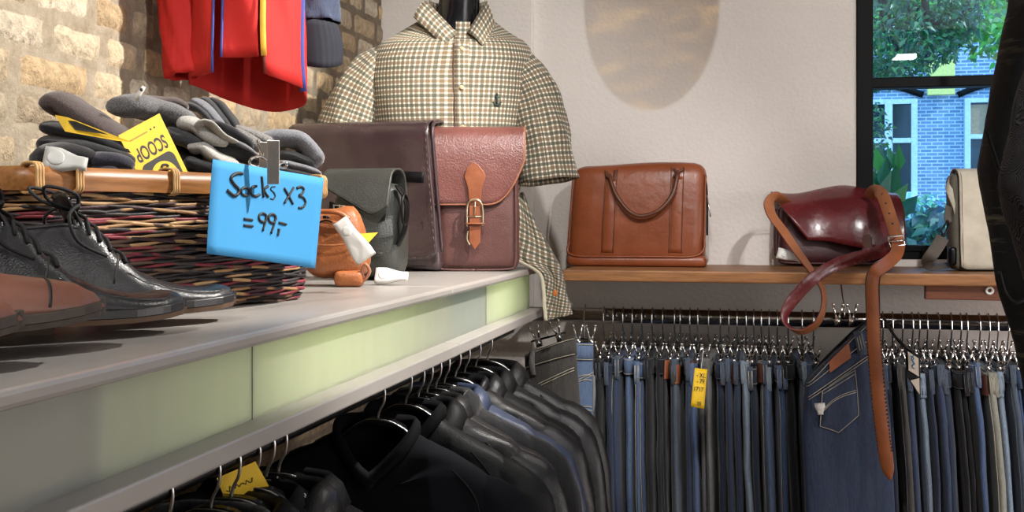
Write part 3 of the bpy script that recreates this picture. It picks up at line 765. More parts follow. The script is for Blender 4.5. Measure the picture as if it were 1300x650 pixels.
g = G(); g.tube([pd(172, 127, 1.56), pd(176, 120, 1.56), pd(183, 110, 1.56)], [.0035, .004, .0028], 6); g.obj('barb', M['white'], fp, True, True)
g = G(); g.ball(pd(179.5, 114, 1.553), .0026, 6); g.obj('spot', BLK, fp, True, True)
# ---- blue price sign
SGN = plain('blue_paper', rgb(54, 140, 194), .8, bump=.1, bscale=60, var=.03, nscale=8.)
q0, q1, q2, q3 = pd(270, 202, 1.488), pd(411, 226, 1.742), pd(400, 341, 1.728), pd(261, 322, 1.468)
sg = thing('price_sign', 'bright blue handwritten paper price sign clipped to the basket', 'sign', q0)
def sp(u, v_, o=0.):
    p = q0.lerp(q1, u).lerp(q3.lerp(q2, u), v_); nn = (q1 - q0).cross(q3 - q0).normalized(); nn = nn if nn.dot(p - EYE) < 0 else -nn
    bow = .012 * math.sin(PI * u) * v_ + (.004 * (v_ ** 3)) * (1 - u)
    return p + nn * (bow * .5 + o)
rows = [[sp(i / 14, j / 10) for j in range(11)] for i in range(15)]
g = G(); g.grid(rows); g.obj('paper', SGN, sg, True, True, solid=.0007)
def cp(x, y):   # crop pixels of the sign to its u, v
    ax, ay = x - 68, y - 45; det = 584 * 507 + 43 * 110
    u = (ax * 507 + ay * 43) / det; v_ = (584 * ay - 110 * ax) / det; return u, v_
def ell(cx, cy, rx, ry, a0, a1, n=12): return [(cx + rx * math.cos(math.radians(a0 + (a1 - a0) * i / n)), cy + ry * math.sin(math.radians(a0 + (a1 - a0) * i / n))) for i in range(n + 1)]
strokes = {'word': [(1.25, [(202, 124), (180, 121), (155, 134), (146, 152), (160, 182), (180, 208), (178, 232), (160, 244), (142, 232), (126, 214)]), (1, ell(212, 222, 20, 22, 0, 360)), (1, [(270, 192), (250, 196), (238, 215), (244, 240), (264, 248), (284, 238)]), (1, [(299, 138), (301, 200), (303, 256)]), (1, [(330, 192), (308, 216), (328, 254)]), (.5, [(368, 196), (350, 198), (344, 212), (360, 230), (366, 250), (354, 266), (340, 262)])],
           'times': [(1, [(416, 206), (440, 250), (463, 296)]), (1, [(470, 204), (440, 250), (414, 290)]), (1, [(488, 208), (510, 200), (528, 212), (520, 236), (500, 250), (526, 262), (538, 288), (524, 314), (496, 318)])],
           'price': [(1, [(200, 370), (240, 378)]), (1, [(197, 405), (240, 412)]), (1, ell(294, 366, 20, 24, 20, -300)), (1, [(313, 352), (306, 390), (290, 438)]), (1, ell(344, 372, 20, 24, 20, -300)), (1, [(363, 358), (354, 400), (334, 454)]), (1.1, [(379, 430), (376, 448), (370, 466)]), (1, [(380, 396), (422, 407)])]}
INK = plain('marker_ink', rgb(20, 20, 24), .6, bump=0)
for nm, st in strokes.items():
    g = G()
    for wgt, s_ in st:
        P = cr([sp(*cp(x, y), o=.0009) for x, y in s_], 4)
        g.tube(P, .0021 * wgt, 6, flat=1)
    g.obj('lettering_' + nm, INK, sg, True, True)
# binder clip
cl = thing('metal_clip', 'brushed steel spring clip holding the blue sign on the basket rim', 'clip', pd(346, 205, 1.6))
def scr_box(name, px0, py0, px1, py1, d, th, mat, par, bev=.0015):
    a, b, c, e = pd(px0, py0, d), pd(px1, py0, d), pd(px1, py1, d), pd(px0, py1, d); g = G(); g.plate([a, b, c, e], ray((px0 + px1) / 2, (py0 + py1) / 2), th); return g.obj(name, mat, par, False, True, bevel=bev)
BS = metal('brushed_clip', (.56, .51, .46, 1), .36)
scr_box('front_arm', 339, 178, 355, 234, 1.565, .004, BS, cl, .001)
scr_box('back_arm', 329, 180, 345, 222, 1.66, .004, BS, cl, .001)
g = G(); g.tube(cr([pd(*p) for p in ((340, 205, 1.60), (330, 199, 1.60), (320, 201, 1.59), (317, 208, 1.59), (326, 212, 1.595))], 6), .0022, 8); g.tube(cr([pd(*p) for p in ((326, 178, 1.62), (330, 190, 1.61), (334, 198, 1.6))], 4), .0016, 6); g.obj('spring', M['chrome'], cl, True, True)
g = G(); g.tube(cr([pd(*p) for p in ((355, 208, 1.58), (362, 206, 1.58), (364, 211, 1.58), (357, 213, 1.58))], 5, True), .0018, 8, closed=True); g.obj('spring_eye', M['chrome'], cl, True, True)
# ---- shoes
def shoe(name, lab, toe, heel, mat, sole_mats, boot=True, cap=False, group='pairs of leather shoes on the counter'):
    d = toe - heel; L = V((d.x, d.y, 0)).length; yaw = math.atan2(d.y, d.x); pitch = math.atan2(d.z, L); L = d.length
    root = thing(name, lab, 'shoe', heel, (0, -pitch, yaw), group)
    S = L / .32
    W = [(0, .014), (.012, .026), (.04, .034), (.09, .034), (.14, .040), (.20, .047), (.245, .046), (.28, .038), (.305, .024), (.318, .008)]
    Zt = [(0, .118), (.05, .122), (.10, .128), (.118, .122), (.135, .108), (.16, .080), (.19, .057), (.22, .045), (.25, .0385), (.272, .037), (.295, .040), (.309, .037), (.318, .026)] if boot else [(0, .075), (.05, .07), (.09, .074), (.12, .084), (.15, .082), (.19, .07), (.23, .058), (.26, .053), (.285, .048), (.305, .038), (.318, .024)]
    zb = .022; nx, na = 54, 26; rows = []; op = .112 if boot else .12
    for i in range(nx + 1):
        x = .318 * i / nx; w = interp(W, x); zt = interp(Zt, x); rr = []
        for j in range(na + 1):
            a = PI * j / na; c, s_ = math.cos(a), max(0., math.sin(a))
            pw = .62 if x < .12 else lerp(.62, .85, clamp((x - .12) / .1, 0, 1))
            y = w * math.copysign(abs(c) ** pw, c); z = zb + (zt - zb) * (s_ ** .8)
            h = max(0., (z - zb) / .1)
            if x < .16: y *= lerp(1, .80, clamp(h, 0, 1) * clamp((.16 - x) / .05, 0, 1))
            xx = x + (.012 * clamp(h, 0, 1.2) if x < .05 else 0) * (1 - x / .05 if x < .05 else 0)
            rr.append(V((xx * S, y * S, z * S)))
        rows.append(rr)
    lo, hi = int(na * .30), int(na * .70)
    def skip(i, j): return .014 < .318 * (i + .5) / nx < op and lo <= j < hi
    g = G(); g.grid(rows, skip=skip)
    up = g.obj('upper', mat, root, True, solid=.0025 * S)
    i0 = int(.018 / .318 * nx); i1 = int(op / .318 * nx)
    rim = [rows[i][lo] for i in range(i0, i1 + 1)] + [rows[i1][j] for j in range(lo, hi + 1, 2)] + [rows[i][hi] for i in range(i1, i0 - 1, -1)] + [rows[i0][j] for j in range(hi, lo - 1, -2)]
    g = G(); g.tube(rim, .0026 * S, 6, closed=True); g.obj('collar_binding', mat, root)
    # sole, welt, heel
    def outline(k, z, grow, sp=.0): return [V((lerp(-.004, .325, .5 + .5 * math.cos(a)) * S if False else x * S, y * S, z * S)) for x, y in k]
    pts = []
    for x, w in [(x, interp(W, x)) for x in [-.003] + [.318 * i / 30 for i in range(31)] + [.3215]]: pts.append((x, w))
    prof = [(x, (w + .0045 if 0 < x < .318 else w * .6)) for x, w in pts]; loop = [(x, w) for x, w in prof] + [(x, -w) for x, w in prof[::-1]]
    spring = lambda x: .012 * max(0, (x - .21) / .11) ** 2
    def ring(z0, k=1.): return [V((x * S, y * k * S, (z0 + spring(x) * .6) * S)) for x, y in loop]
    g = G(); g.loft([ring(.014, .97), ring(.015, 1.0), ring(.0225, 1.0), ring(.0235, .98)]); g.obj('welt', sole_mats[0], root, False)
    g = G(); g.loft([ring(.0085, .96), ring(.014, .985)]); g.obj('sole', sole_mats[1], root, False)
    hl = [(x, y) for x, y in loop if x < .085]; g = G(); g.loft([[V((x * S, y * .95 * S, z * S)) for x, y in hl] for z in (-.012, .0086)]); g.obj('heel', sole_mats[1], root, False)
    # seam between vamp and quarter
    k = int((.165 if boot else .23) / .318 * nx); g = G(); sm_ = []
    for j in range(2, na - 1):
        kf = k - abs(j - na / 2) * .25; q = int(kf); sm_.append(rows[q][j].lerp(rows[q + 1][j], kf - q) * 1.003)
    if cap:
        sm_ = []
        for j in range(1, na):
            kf = .262 / .318 * nx - abs(j - na / 2) * .16; k = int(kf); sm_.append(rows[k][j].lerp(rows[k + 1][j], kf - k))
    seam(g, [p + V((0, 0, .0006)) for p in sm_], (.0022 if cap else .0018) * S); g.obj('seam', BLK, root)
    if boot:
        # moccasin ridge round the toe
        ridge = []
        for i in range(int(.17 / .318 * nx), int(.300 / .318 * nx)): ridge.append(rows[i][int(na * .20)] + V((0, 0, .001)))
        ridge2 = [V((p.x, -p.y, p.z)) for p in ridge]
        g = G(); g.tube(ridge + [rows[int(.305 / .318 * nx)][j] for j in range(int(na * .3), int(na * .75), 2)] + ridge2[::-1], .0016 * S, 6); g.obj('toe_ridge', mat, root)
        tg_ = []; 
        for u in range(9): tg_.append([V((lerp(.128, .098, u / 8) * S, y * S * lerp(1, 1.25, u / 8), (lerp(.100, .152, u / 8) - .006 * (y / .02) ** 2) * S)) for y in (-.02, -.012, 0, .012, .02)])
        g = G(); g.grid(tg_); g.obj('tongue', mat, root, True, solid=.003)
        ls = G()
        for r_, x in enumerate((.118, .131, .145, .160)):
            i = int(x / .318 * nx); ptl = []
            for j in range(int(na * .24), int(na * .76) + 1): ptl.append(rows[i + (1 if j > na / 2 else 0)][j] + V((.4, 0, 1)).normalized() * (.0042 if na * .26 < j < na * .74 else 0) * S)
            ls.tube(ptl, .0022 * S, 6)
        i = int(.119 / .318 * nx); top = rows[i][na // 2] + V((0, 0, .006))
        for s_ in (-1, 1):
            ls.tube(cr([top, top + V((-.004, s_ * .022, .008)), top + V((-.022, s_ * .042, -.006)), top + V((-.012, s_ * .046, -.035)), top + V((.022, s_ * .044, -.052))], 5), .0021 * S, 6)
            ls.tube(cr([top, top + V((-.010, s_ * .03, .020)), top + V((-.045, s_ * .03, .028)), top + V((-.035, s_ * .012, .012)), top], 5), .0021 * S, 6)
        ls.obj('lace', plain('lace', rgb(24, 24, 26), .8), root)
    return root
LB = leather('black_leather', rgb(30, 30, 32), .33, 500, .2, .25, .0, .5); SB = plain('sole_black', rgb(30, 29, 29), .4); ST = plain('sole_edge', rgb(92, 68, 48), .6)
LBR = leather('brown_shoe_leather', rgb(124, 82, 67), .42, 700, .1, .25, .0); SBR = plain('sole_brown', rgb(64, 55, 46), .6, nscale=60, var=.3)
def flat(px, py, d, z): p = pd(px, py, d); p.z = z; return p
shoe('ankle_boot', 'black lace-up ankle boot standing against the wicker basket', flat(296, 388, 1.44, ZC + .005), V((-.869, 1.062, ZC + .0125)), LB, (SB, ST))
shoe('ankle_boot', 'black lace-up ankle boot between the brown shoe and the other boot', flat(233, 400, 1.30, ZC + .006), V((-.858, .912, ZC + .0125)), LB, (SB, ST))
shoe('leather_shoe', 'brown leather shoe with a toe cap in front of the black boots', flat(131, 402, 1.13, ZC + .02), V((-.845, .74, ZC + .0125)), LBR, (SBR, SBR), False, True)
shoe('leather_shoe', 'brown leather shoe cut off at the left edge, only its toe showing', flat(27, 405, .985, ZC + .02), V((-.83, .60, ZC + .0125)), LBR, (SBR, SBR), False, True)
# ================================================================== BAGS
def wfix(root):
    """world-space builder for parts of a rotated thing"""
    return root
# ---- maroon satchel
LM = leather('maroon_grain', rgb(104, 62, 56), .34, 260, .5, .14, .1, .6); LMf = leather('maroon_body', rgb(88, 56, 52), .42, 300, .35, .14); LT = leather('tan_strap', rgb(128, 72, 44), .38, 500, .15, .2); LP = leather('tan_piping', rgb(150, 96, 70), .4, 500, .1, .15)
loc = pZ(604, 343.6, ZC); ms = thing('satchel', 'maroon grained leather satchel with a tan buckled strap at the counter end', 'satchel', loc, TH)
g = G()
def fn(p):
    k = 1 + .05 * math.cos(p.z / .34 * PI); return V((p.x * (1.02 - .03 * p.z / .17), p.y * k, p.z))
g.puff(.204, .085, .335, .03, 6, fn, (.003, 0, .168)); g.obj('body', LMf, ms)
g = G()
P = [(.042, .30), (.034, .342), (.0, .357), (-.036, .348), (-.052, .31), (-.057, .25), (-.056, .165)]
Lm = lambda u: 1. if u < .25 else 1. - .36 * ((u - .25) / .75) ** 2.3
rows, ed, sl, sr = flap(g, .243, P, Lm, 24); g.obj('flap', LM, ms, True, solid=.004)
g = G(); g.tube(sl + ed[1:-1] + sr[::-1], .0027, 7); g.obj('piping', LP, ms)
g = G()
for z0, z1, hx in ((.006, .32, .1),):
    for s_ in (-1, 1): g.tube(cr([V((s_ * .098, -.041, .3)), V((s_ * .1, -.042, .1)), V((s_ * .098, -.042, .02)), V((s_ * .08, -.041, .006)), V((0, -.042, .004))], 6), .0025, 6)
g.obj('body_piping', LMf, ms)
def stp(poly, y): return [V((x, y, z)) for x, z in poly]
g = G(); g.plate(stp([(-.026, .232), (-.020, .252), (-.004, .268), (.008, .262), (.022, .244), (.026, .232), (.017, .205), (.014, .165), (.0135, .150), (-.0135, .150), (-.014, .165), (-.017, .205)], -.0615), (0, -1, 0), .004); t1_ = g.obj('strap_tab', LT, ms, False, bevel=.0012)
g = G(); g.plate(stp([(-.0135, .160), (-.0135, .075), (0, .055), (.0135, .072), (.0135, .160)], -.0665), (0, -1, -.02), .0035); g.obj('closure_strap', LT, ms, False, bevel=.001)
g = G(); g.tube(cr([V((-.019, -.071, .112)), V((-.019, -.072, .155)), V((-.012, -.072, .172)), V((0, -.072, .177)), V((.012, -.072, .172)), V((.019, -.072, .155)), V((.019, -.071, .112))], 5), .0026, 8); g.tube([(-.019, -.071, .135), (.019, -.071, .135)], .0018, 6); g.tube([(0, -.072, .135), (.001, -.074, .172)], .0015, 6); g.tube(cr([V((-.017, -.067, .1)), V((-.019, -.069, .08)), V((-.012, -.07, .066))], 4), .0022, 6); g.obj('buckle', M['brass'], ms)
g = G(); g.tube(cr([V((-.018, -.066, .118)), V((-.018, -.074, .118)), V((.018, -.074, .118)), V((.018, -.066, .118))], 3), .0055, 8, flat=.4); g.obj('keeper', LT, ms)
g = G(); g.tube(cr([V((-.118, -.03, .33)), V((-.128, -.035, .30)), V((-.115, -.045, .24)), V((-.112, -.05, .2))], 5), .006, 8, flat=.5); g.obj('carry_strap', M['black'], ms)
# ---- dark brown satchel
LD = leather('dark_brown_leather', rgb(58, 44, 46), .24, 380, .08, .18, .1, .7)
ya = TH - math.radians(18); xa = V((math.cos(ya), math.sin(ya), 0)); loc = pZ(561, 345, ZC) - xa * .22 + V((-xa.y, xa.x, 0)) * .034
ds = thing('satchel', 'large dark brown smooth leather satchel behind the basket and green bag', 'satchel', loc, ya)
tp = lambda z: 1.03 - .16 * z / .37
g = G(); g.puff(.425, .085, .355, .018, 6, lambda p: V((p.x * tp(p.z + .178), p.y, p.z + .004 * math.sin(p.x * 14))), (0, 0, .178)); g.obj('body', LD, ds)
g = G()
P = [(.05, .22), (.05, .33), (.042, .362), (0, .374), (-.045, .362), (-.055, .33), (-.058, .2), (-.060, .028)]
Lm = lambda u: 1. - .035 * max(0, abs(u) - .82) ** 2 / .03
rows, ed, sl, sr = flap(g, .44, P, Lm, 24, tp, 30)
for i in range(len(g.v)):
    p = g.v[i]; g.v[i] = p + V((0, -.005 * noise.noise(p * 11 + V((3, 1, 2))) - .004, 0))
g.obj('flap', LD, ds, True, solid=.004)
g = G()
for a, b in zip(sr[6:], sr[7:]): g.tube([a + V((-.007, -.008, 0)), a.lerp(b, .6) + V((-.007, -.008, 0))], .0009, 4)
for a, b in zip(ed, ed[1:]): g.tube([a + V((0, -.009, .007)), a.lerp(b, .6) + V((0, -.009, .007))], .0009, 4)
g.obj('stitching', plain('dark_thread', rgb(92, 74, 66), .8, bump=0), ds)
g = G(); g.tube([p + V((.004, .012, 0)) for p in sr[3:]], .005, 6); g.obj('gusset_edge', LD, ds)
g = G(); g.strap(cr([V((.125, -.066, .232)), V((.15, -.070, .232)), V((.185, -.064, .230))], 4), V((0, 0, 1)), .026, .005); g.obj('slot_tab', M['black'], ds)
g = G()
for k, x in enumerate((.175, .181, .176, .182, .177)): g.box((x, -.064, .075 + k * .011), (.005, .002, .006))
g.box((.182, -.064, .097), (.0012, .002, .055)); g.obj('embossed_mark', plain('emboss', rgb(44, 33, 34), .5), ds, False)
# ---- black-green bag
LG = leather('green_black_leather', rgb(54, 56, 52), .42, 330, .35, .25, 0, .5, .35, rgb(84, 84, 76))
loc = pZ(465, 354.5, ZC); gb = thing('leather_bag', 'small dark green-black leather bag with a buckled flap on the counter', 'bag', loc, TH - math.radians(14))
def fn(p):
    h = p.z / .2 + .5; k = 1.06 - .18 * h + .10 * math.sin(PI * clamp(h, 0, 1)); b = .012 * math.sin(PI * clamp(h * 1.4, 0, 1)) if p.y < 0 else 0
    return V((p.x * k + .012 * h, p.y * (1.05 - .2 * h) - b, p.z + .006 * noise.noise(p * 16)))
g = G(); g.puff(.158, .10, .205, .035, 7, fn, (0, 0, .103)); g.obj('body', LG, gb)
g = G()
P = [(.045, .18), (.03, .222), (0, .236), (-.045, .228), (-.064, .19), (-.074, .15), (-.079, .108)]
Lm = lambda u: .80 + .17 * u if u < .5 else .885 - .3 * (u - .5) ** 2
rows, ed, sl, sr = flap(g, .155, P, Lm, 22)
g.obj('flap', LG, gb, True, solid=.0045)
g = G(); g.tube([p + V((0, -.003, .004)) for p in ed], .0012, 5); g.obj('flap_seam', BLK, gb)
g = G(); g.strap(cr([V((-.05, -.080, .160)), V((-.028, -.086, .150)), V((0, -.090, .128)), V((.022, -.088, .112))], 5), V((0, -.3, 1)), .016, .004); g.obj('closure_strap', M['black'], gb)
g = G(); bcx = V((-.022, -.094, .147)); g.tube([bcx + V((x, -.002, z)) for x, z in ((-.012, -.012), (-.012, .012), (.012, .010), (.012, -.014))], .0019, 6, closed=True); g.tube([bcx + V((0, 0, -.013)), bcx + V((0, 0, .013))], .0013, 6); g.obj('buckle', M['steel'], gb)
g = G(); g.strap(cr([V((.082, -.03, .20)), V((.104, -.035, .165)), V((.102, -.04, .11)), V((.088, -.045, .075))], 5), V((0, 1, .1)), .024, .004); g.obj('side_strap', M['black'], gb)
g = G(); g.tube(cr([V((.10 + .004, -.045 + .02 * math.cos(a), .15 + .032 * math.sin(a))) for a in [i * PI / 5 for i in range(10)]], 3, True), .003, 7, closed=True); g.obj('ring', M['blackm'], gb)
g = G()
seamp = [V((-.055 + .013 * i, -.0655 - .004 * math.sin(i / 10 * PI), .055 + .004 * math.sin(i * .9))) for i in range(10)]; g.tube(seamp, .0014, 5); g.tube([V((.03, -.068, .10)), V((.033, -.070, .06)), V((.03, -.066, .02))], .0014, 5); g.obj('panel_seam', BLK, gb)
hard_tag('white security tag lying at the foot of the green-black bag', pZ(497, 350.5, ZC + .018), V((1, .12, -.02)), V((-.1, -1, .55)), .066, .034, .016)
# ---- orange-brown pouch
LO = leather('orange_leather', rgb(150, 88, 48), .42, 240, .4, .28, 0, .5, .3, rgb(190, 130, 86))
loc = pZ(432, 363, ZC); ob = thing('leather_pouch', 'small orange-brown soft leather pouch tucked behind the basket end', 'pouch', loc, TH)
def fn(p):
    h = p.z / .15 + .5; k = 1.05 - .35 * max(0, h - .35) ** 1.2 + .08 * math.sin(PI * clamp(h, 0, 1)); return V((p.x * k - .01 * h, p.y * (1.1 - .35 * h), p.z + .008 * noise.noise(p * 22) + (.006 * math.sin(p.x * 40) if h > .8 else 0)))
g = G(); g.puff(.118, .08, .135, .034, 8, fn, (-.004, 0, .082)); g.obj('body', LO, ob)
g = G(); g.tube(cr([V((-.05, -.047, .083)), V((-.015, -.053, .080)), V((.02, -.05, .083)), V((.05, -.042, .09))], 5), .0022, 6); g.tube(cr([V((-.05, -.042, .128)), V((-.01, -.047, .124)), V((.03, -.04, .118))], 5), .004, 7); g.tube(cr([V((-.04, -.034, .145)), V((0, -.04, .143)), V((.022, -.034, .13))], 5), .005, 7); g.obj('fold_seam', LO, ob)
g = G(); g.puff(.058, .03, .032, .012, 4, None, (.022, -.03, .016)); g.obj('tassel_end', LO, ob)
g = G(); g.tube(cr([V((.05, -.036, .012)), V((.062, -.038, .03)), V((.054, -.04, .044)), V((.048, -.036, .03))], 4, True), .0035, 6, closed=True); g.obj('loop', LP, ob)
g = G(); g.tube(cr([V((-.045, -.046, .118)), V((-.02, -.056, .128)), V((-.006, -.058, .124))], 4), .0018, 6); g.box((-.018, -.056, .134), (.012, .004, .006)); g.obj('zip_pull', M['blackm'], ob, True)
a_, b_ = pd(432, 281, 1.93), pd(465, 328, 1.93)
hard_tag('white long security tag hanging aslant on the orange-brown pouch', (a_ + b_) / 2 + V((0, 0, 0)), b_ - a_, V((.2, -1, .2)), .084, .028, .014, 'white', 1.35)
yt = thing('price_tag', 'yellow corner of a price tag behind the slanted security tag', 'tag', pd(455, 300, 1.95))
g = G(); g.plate([pd(452, 297, 1.95), pd(480, 295, 1.96), pd(468, 308, 1.95), pd(458, 314, 1.945)], (0, -1, 0), .0006); g.obj('paper', YEL, yt, False, True)
# ---- brown briefcase on the shelf
LC = leather('cognac_leather', rgb(136, 70, 38), .36, 420, .12, .16, .05, .5); LCd = leather('cognac_dark', rgb(92, 50, 30), .42, 420, .12, .16)
loc = pZ(808, 338.5, ZS); br_ = thing('briefcase', 'cognac brown leather briefcase with a drooping handle on the shelf', 'bag', loc + V((0, .055, 0)), .0)
SW = .395; SH = .305
def fn(p):
    h = clamp(p.z / SH + .5, 0, 1); k = 1.03 - .035 * h; y = p.y * (1.08 - .28 * h)
    if p.y < 0: y -= .010 * math.sin(PI * h) * (1 - (p.x / (SW / 2)) ** 2 * .6)
    return V((p.x * k + .012 * (h - .5), y, p.z + .005 * math.sin((p.x + .05) * 13) * h))
g = G(); g.puff(SW, .125, SH, .034, 8, fn, (0, 0, SH / 2)); g.obj('body', LC, br_)
def face(x, z, o=.0):
    p = fn(V((x, -.0625, z - SH / 2))); return V((p.x, p.y - o, p.z + SH / 2))
for xx in (-.096, -.062, .098, .134):
    g = G(); g.tube([face(xx, z_, .0005) for z_ in [.04 + .25 * i / 20 for i in range(21)]], .0016, 5); g.obj('seam', LCd, br_)
for xx in (-.079, .116):
    g = G(); g.strap([face(xx, .042 + .22 * i / 16, .0012) for i in range(17)], V((1, 0, 0)), .03, .002); g.obj('seam_strip', LC, br_)
hp = [face(-.084, .272, .004), face(-.08, .262, .014), face(-.06, .215, .022), face(-.02, .165, .026), face(.02, .148, .028), (face(.07, .165, .028)), face(.105, .21, .022), face(.116, .26, .014), face(.118, .275, .004)]
g = G(); g.tube(cr(hp, 7), .0062, 9); g.obj('handle', LCd, br_)
for (x, s_) in ((-.084, 1), (.118, -1)):
    g = G(); g.tube(cr([face(x - .012, .285, .002), face(x - .004, .268, .008), face(x + .012 * s_, .262, .008), face(x + .016, .286, .002)], 4), .0055, 7, flat=.5); g.obj('handle_tab', LCd, br_)
bp = [face(-.192, .075, -.004), face(-.196, .045, .0), face(-.18, .034, .004)] + [face(-.15 + .033 * i, .030, .006) for i in range(10)] + [face(.18, .036, .004), face(.197, .055, .0), face(.196, .085, -.004)]
g = G(); g.tube(cr(bp, 4), .0034, 7); g.obj('base_piping', LC, br_)
g = G(); g.puff(SW * 1.045, .142, .034, .014, 6, None, (-.002, -.002, .017)); g.obj('base_band', LC, br_)
for sx in (-1, 1):
    g = G(); g.tube([fn(V((sx * SW / 2 * .99, -.045, z_ - SH / 2))) + V((sx * .001, -.004, SH / 2)) for z_ in [.05 + .22 * i / 14 for i in range(15)]], .003, 6); g.obj('side_piping', LC, br_)
g = G(); q = fn(V((SW / 2, 0, .04))); g.tube([q + V((.002, -.01, SH / 2 + .02)), q + V((.012, -.012, SH / 2 - .03)), q + V((.013, -.012, SH / 2 - .045))], .0022, 6); g.obj('zip_pull', M['steel'], br_)
g = G(); g.tube(cr([q + V((-.02, -.03, SH / 2 + .1)), q + V((.001, 0, SH / 2 + .05)), q + V((.003, 0, SH / 2 - .1))], 6), .003, 6); g.obj('zip', M['black'], br_)
# ---- red messenger bag
LRd = leather('oxblood_leather', rgb(100, 30, 34), .26, 380, .1, .25, .2, .6); LRi = leather('oxblood_dark', rgb(66, 24, 28), .45, 380, .2, .2); LTn = leather('natural_tan', rgb(156, 96, 60), .5, 420, .12, .15); LBd = leather('belt_tan', rgb(146, 82, 44), .45, 420, .12, .18)
loc = pZ(1058, 338, ZS) + V((0, .03, 0)); rb = thing('messenger_bag', 'oxblood red leather messenger bag with long straps beside the window', 'bag', loc, math.radians(4))
def fn(p):
    h = clamp(p.z / .205 + .5, 0, 1); u = p.x / .165
    return V((p.x * (1.02 - .06 * h), p.y * (1.1 - .35 * h) + .0 * u, p.z * (1 - .06 * u * u) + .01 * h * math.sin(u * 2.4 + 1)))
g = G(); g.puff(.325, .115, .205, .03, 8, fn, (0, 0, .103)); g.obj('body', LRi, rb)
g = G()
P = [(.05, .12), (.048, .205), (.035, .226), (-.005, .226), (-.05, .195), (-.076, .15), (-.090, .10), (-.096, .042)]
Lm = lambda u: (lerp(.50, .93, clamp((u + 1) / .5, 0, 1) ** .7)) + .035 * math.sin(u * 3.6 + .3) + .03 * u
rows, ed, sl, sr = flap(g, .362, P, Lm, 30, None, 26)
for i in range(len(g.v)):
    p = g.v[i]; u = p.x / .17; front = clamp((-p.y + .02) / .09, 0, 1)
    g.v[i] = p + V((.012 * front * (1 if u > 0 else .6), -.008 * math.sin(u * 5) * front - .008 * front, .012 * math.sin(u * 3.4 + .9) * (1 - front * .4) + .004 * noise.noise(p * 14)))
g.obj('flap', LRd, rb, True, solid=.0045)
g = G(); b_ = 26 + 1; e2 = [g0 for g0 in (rows[i][-1] for i in range(len(rows)))]
tabx = .082; g.plate([V((tabx + x, -.109, z)) for x, z in ((-.014, .054), (-.014, .086), (-.008, .096), (.006, .097), (.013, .088), (.014, .054))], (0, -1, -.1), .004); g.obj('closure_tab', leather('tab_brown', rgb(84, 44, 30), .4, 400, .1, .1), rb, False, bevel=.0012)
g = G(); g.box((tabx, -.113, .046), (.03, .004, .016)); g.ball((tabx, -.117, .034), .006, 8); g.obj('clasp', M['brass'], rb, True)
g = G(); g.tube(cr([V((-.155, -.05, .03)), V((-.15, -.066, .012)), V((0, -.069, .01)), V((.15, -.066, .012)), V((.158, -.045, .03))], 6), .0035, 6); g.obj('base_piping', LRi, rb)
for k in range(3):
    g = G(); g.tube(cr([V((-.164 - .002 * k, -.04 + .035 * k, .17)), V((-.170, -.036 + .035 * k, .10)), V((-.168, -.04 + .035 * k, .03))], 5), .004, 6); g.obj('gusset_fold', LRi, rb)
sp_ = [(1140, 308, 3.0), (1112, 321, 2.96), (1072, 332, 2.86), (1036, 351, 2.83), (1009, 378, 2.83), (997, 398, 2.83), (1001, 413, 2.84), (1018, 420, 2.86), (1036, 411, 2.88), (1045, 391, 2.89), (1044, 367, 2.89), (1031, 346, 2.9), (1011, 318, 2.95), (993, 292, 3.0), (980, 274, 3.02), (976, 259, 3.05), (985, 250, 3.1), (999, 257, 3.14)]
tw = [30, 25, 20, 20, 25, 50, 85, 112, 116, 112, 108, 112, 122, 128, 130, 128, 122, 120]
g = G(); screen_strap(g, sp_, .034, .0028, tw, 7); g.obj('shoulder_strap', LRd, rb, True, True)
g = G(); screen_strap(g, sp_, .0335, .0014, tw, 7, -.0022); o = g.obj('strap_lining', LTn, rb, True, True)
g = G(); P_, W_ = screen_strap(g, [(1103, 250, 3.17), (1110, 242, 3.13), (1120, 247, 3.08), (1128, 268, 3.04), (1135, 290, 3.01), (1140, 308, 2.985)], .034, .003, [20, 15, 10, 10, 10, 10], 7)
g.obj('buckle_strap', LTn, rb, True, True)
g = G()
for q in (.4, .52, .64, .76):
    i = int(q * (len(P_) - 1)); nn = (P_[i] - EYE).normalized(); g.ball(P_[i] - nn * .0022, .0032, 6, (1, .5, 1))
g.obj('perforation', BLK, rb, True, True)
hp2 = [(1141, 306, 2.975), (1138, 322, 2.93), (1126, 334, 2.87), (1113, 343, 2.79), (1108, 356, 2.77), (1108, 385, 2.77), (1110, 440, 2.77), (1116, 510, 2.77), (1124, 575, 2.77), (1130, 610, 2.77)]
g = G(); nP = 9 * 7 + 1; P_, W_ = screen_strap(g, hp2, [.035] * (nP - 9) + [.035, .035, .034, .033, .031, .026, .019, .010, .002], .0032, [5, 20, 35, 15, 4, 4, 4, 4, 4, 4], 7)
g.cur = 1; g2 = G()
for s_ in (-1, 1):
    for i in range(16, nP - 8):
        p = P_[i] + W_[i] * (.0165 * s_); nn = (p - EYE).normalized(); tg = (P_[i + 1] - P_[i - 1]).normalized()
        for f_ in (0, .5):
            q = p + (P_[min(i + 1, nP - 1)] - P_[i]) * f_ - nn * .0018; g2.tube([q, q + tg * .0055], .0013, 4)
g.cur = 0; hs = g.obj('hanging_strap', LBd, rb, True, True)
g2.obj('stitching', plain('strap_thread', rgb(58, 34, 22), .7, bump=0), hs, True, True)
g = G()
for i in range(20, nP - 4, 8): g.ball(P_[i] - (P_[i] - EYE).normalized() * .002, .0022, 6)
g.obj('rivet', LTn, hs, True, True)
g = G(); c = pd(1138, 306, 2.96); ax_ = V((.97, .2, .12)).normalized(); up = V((-.2, 0, 1)).normalized()
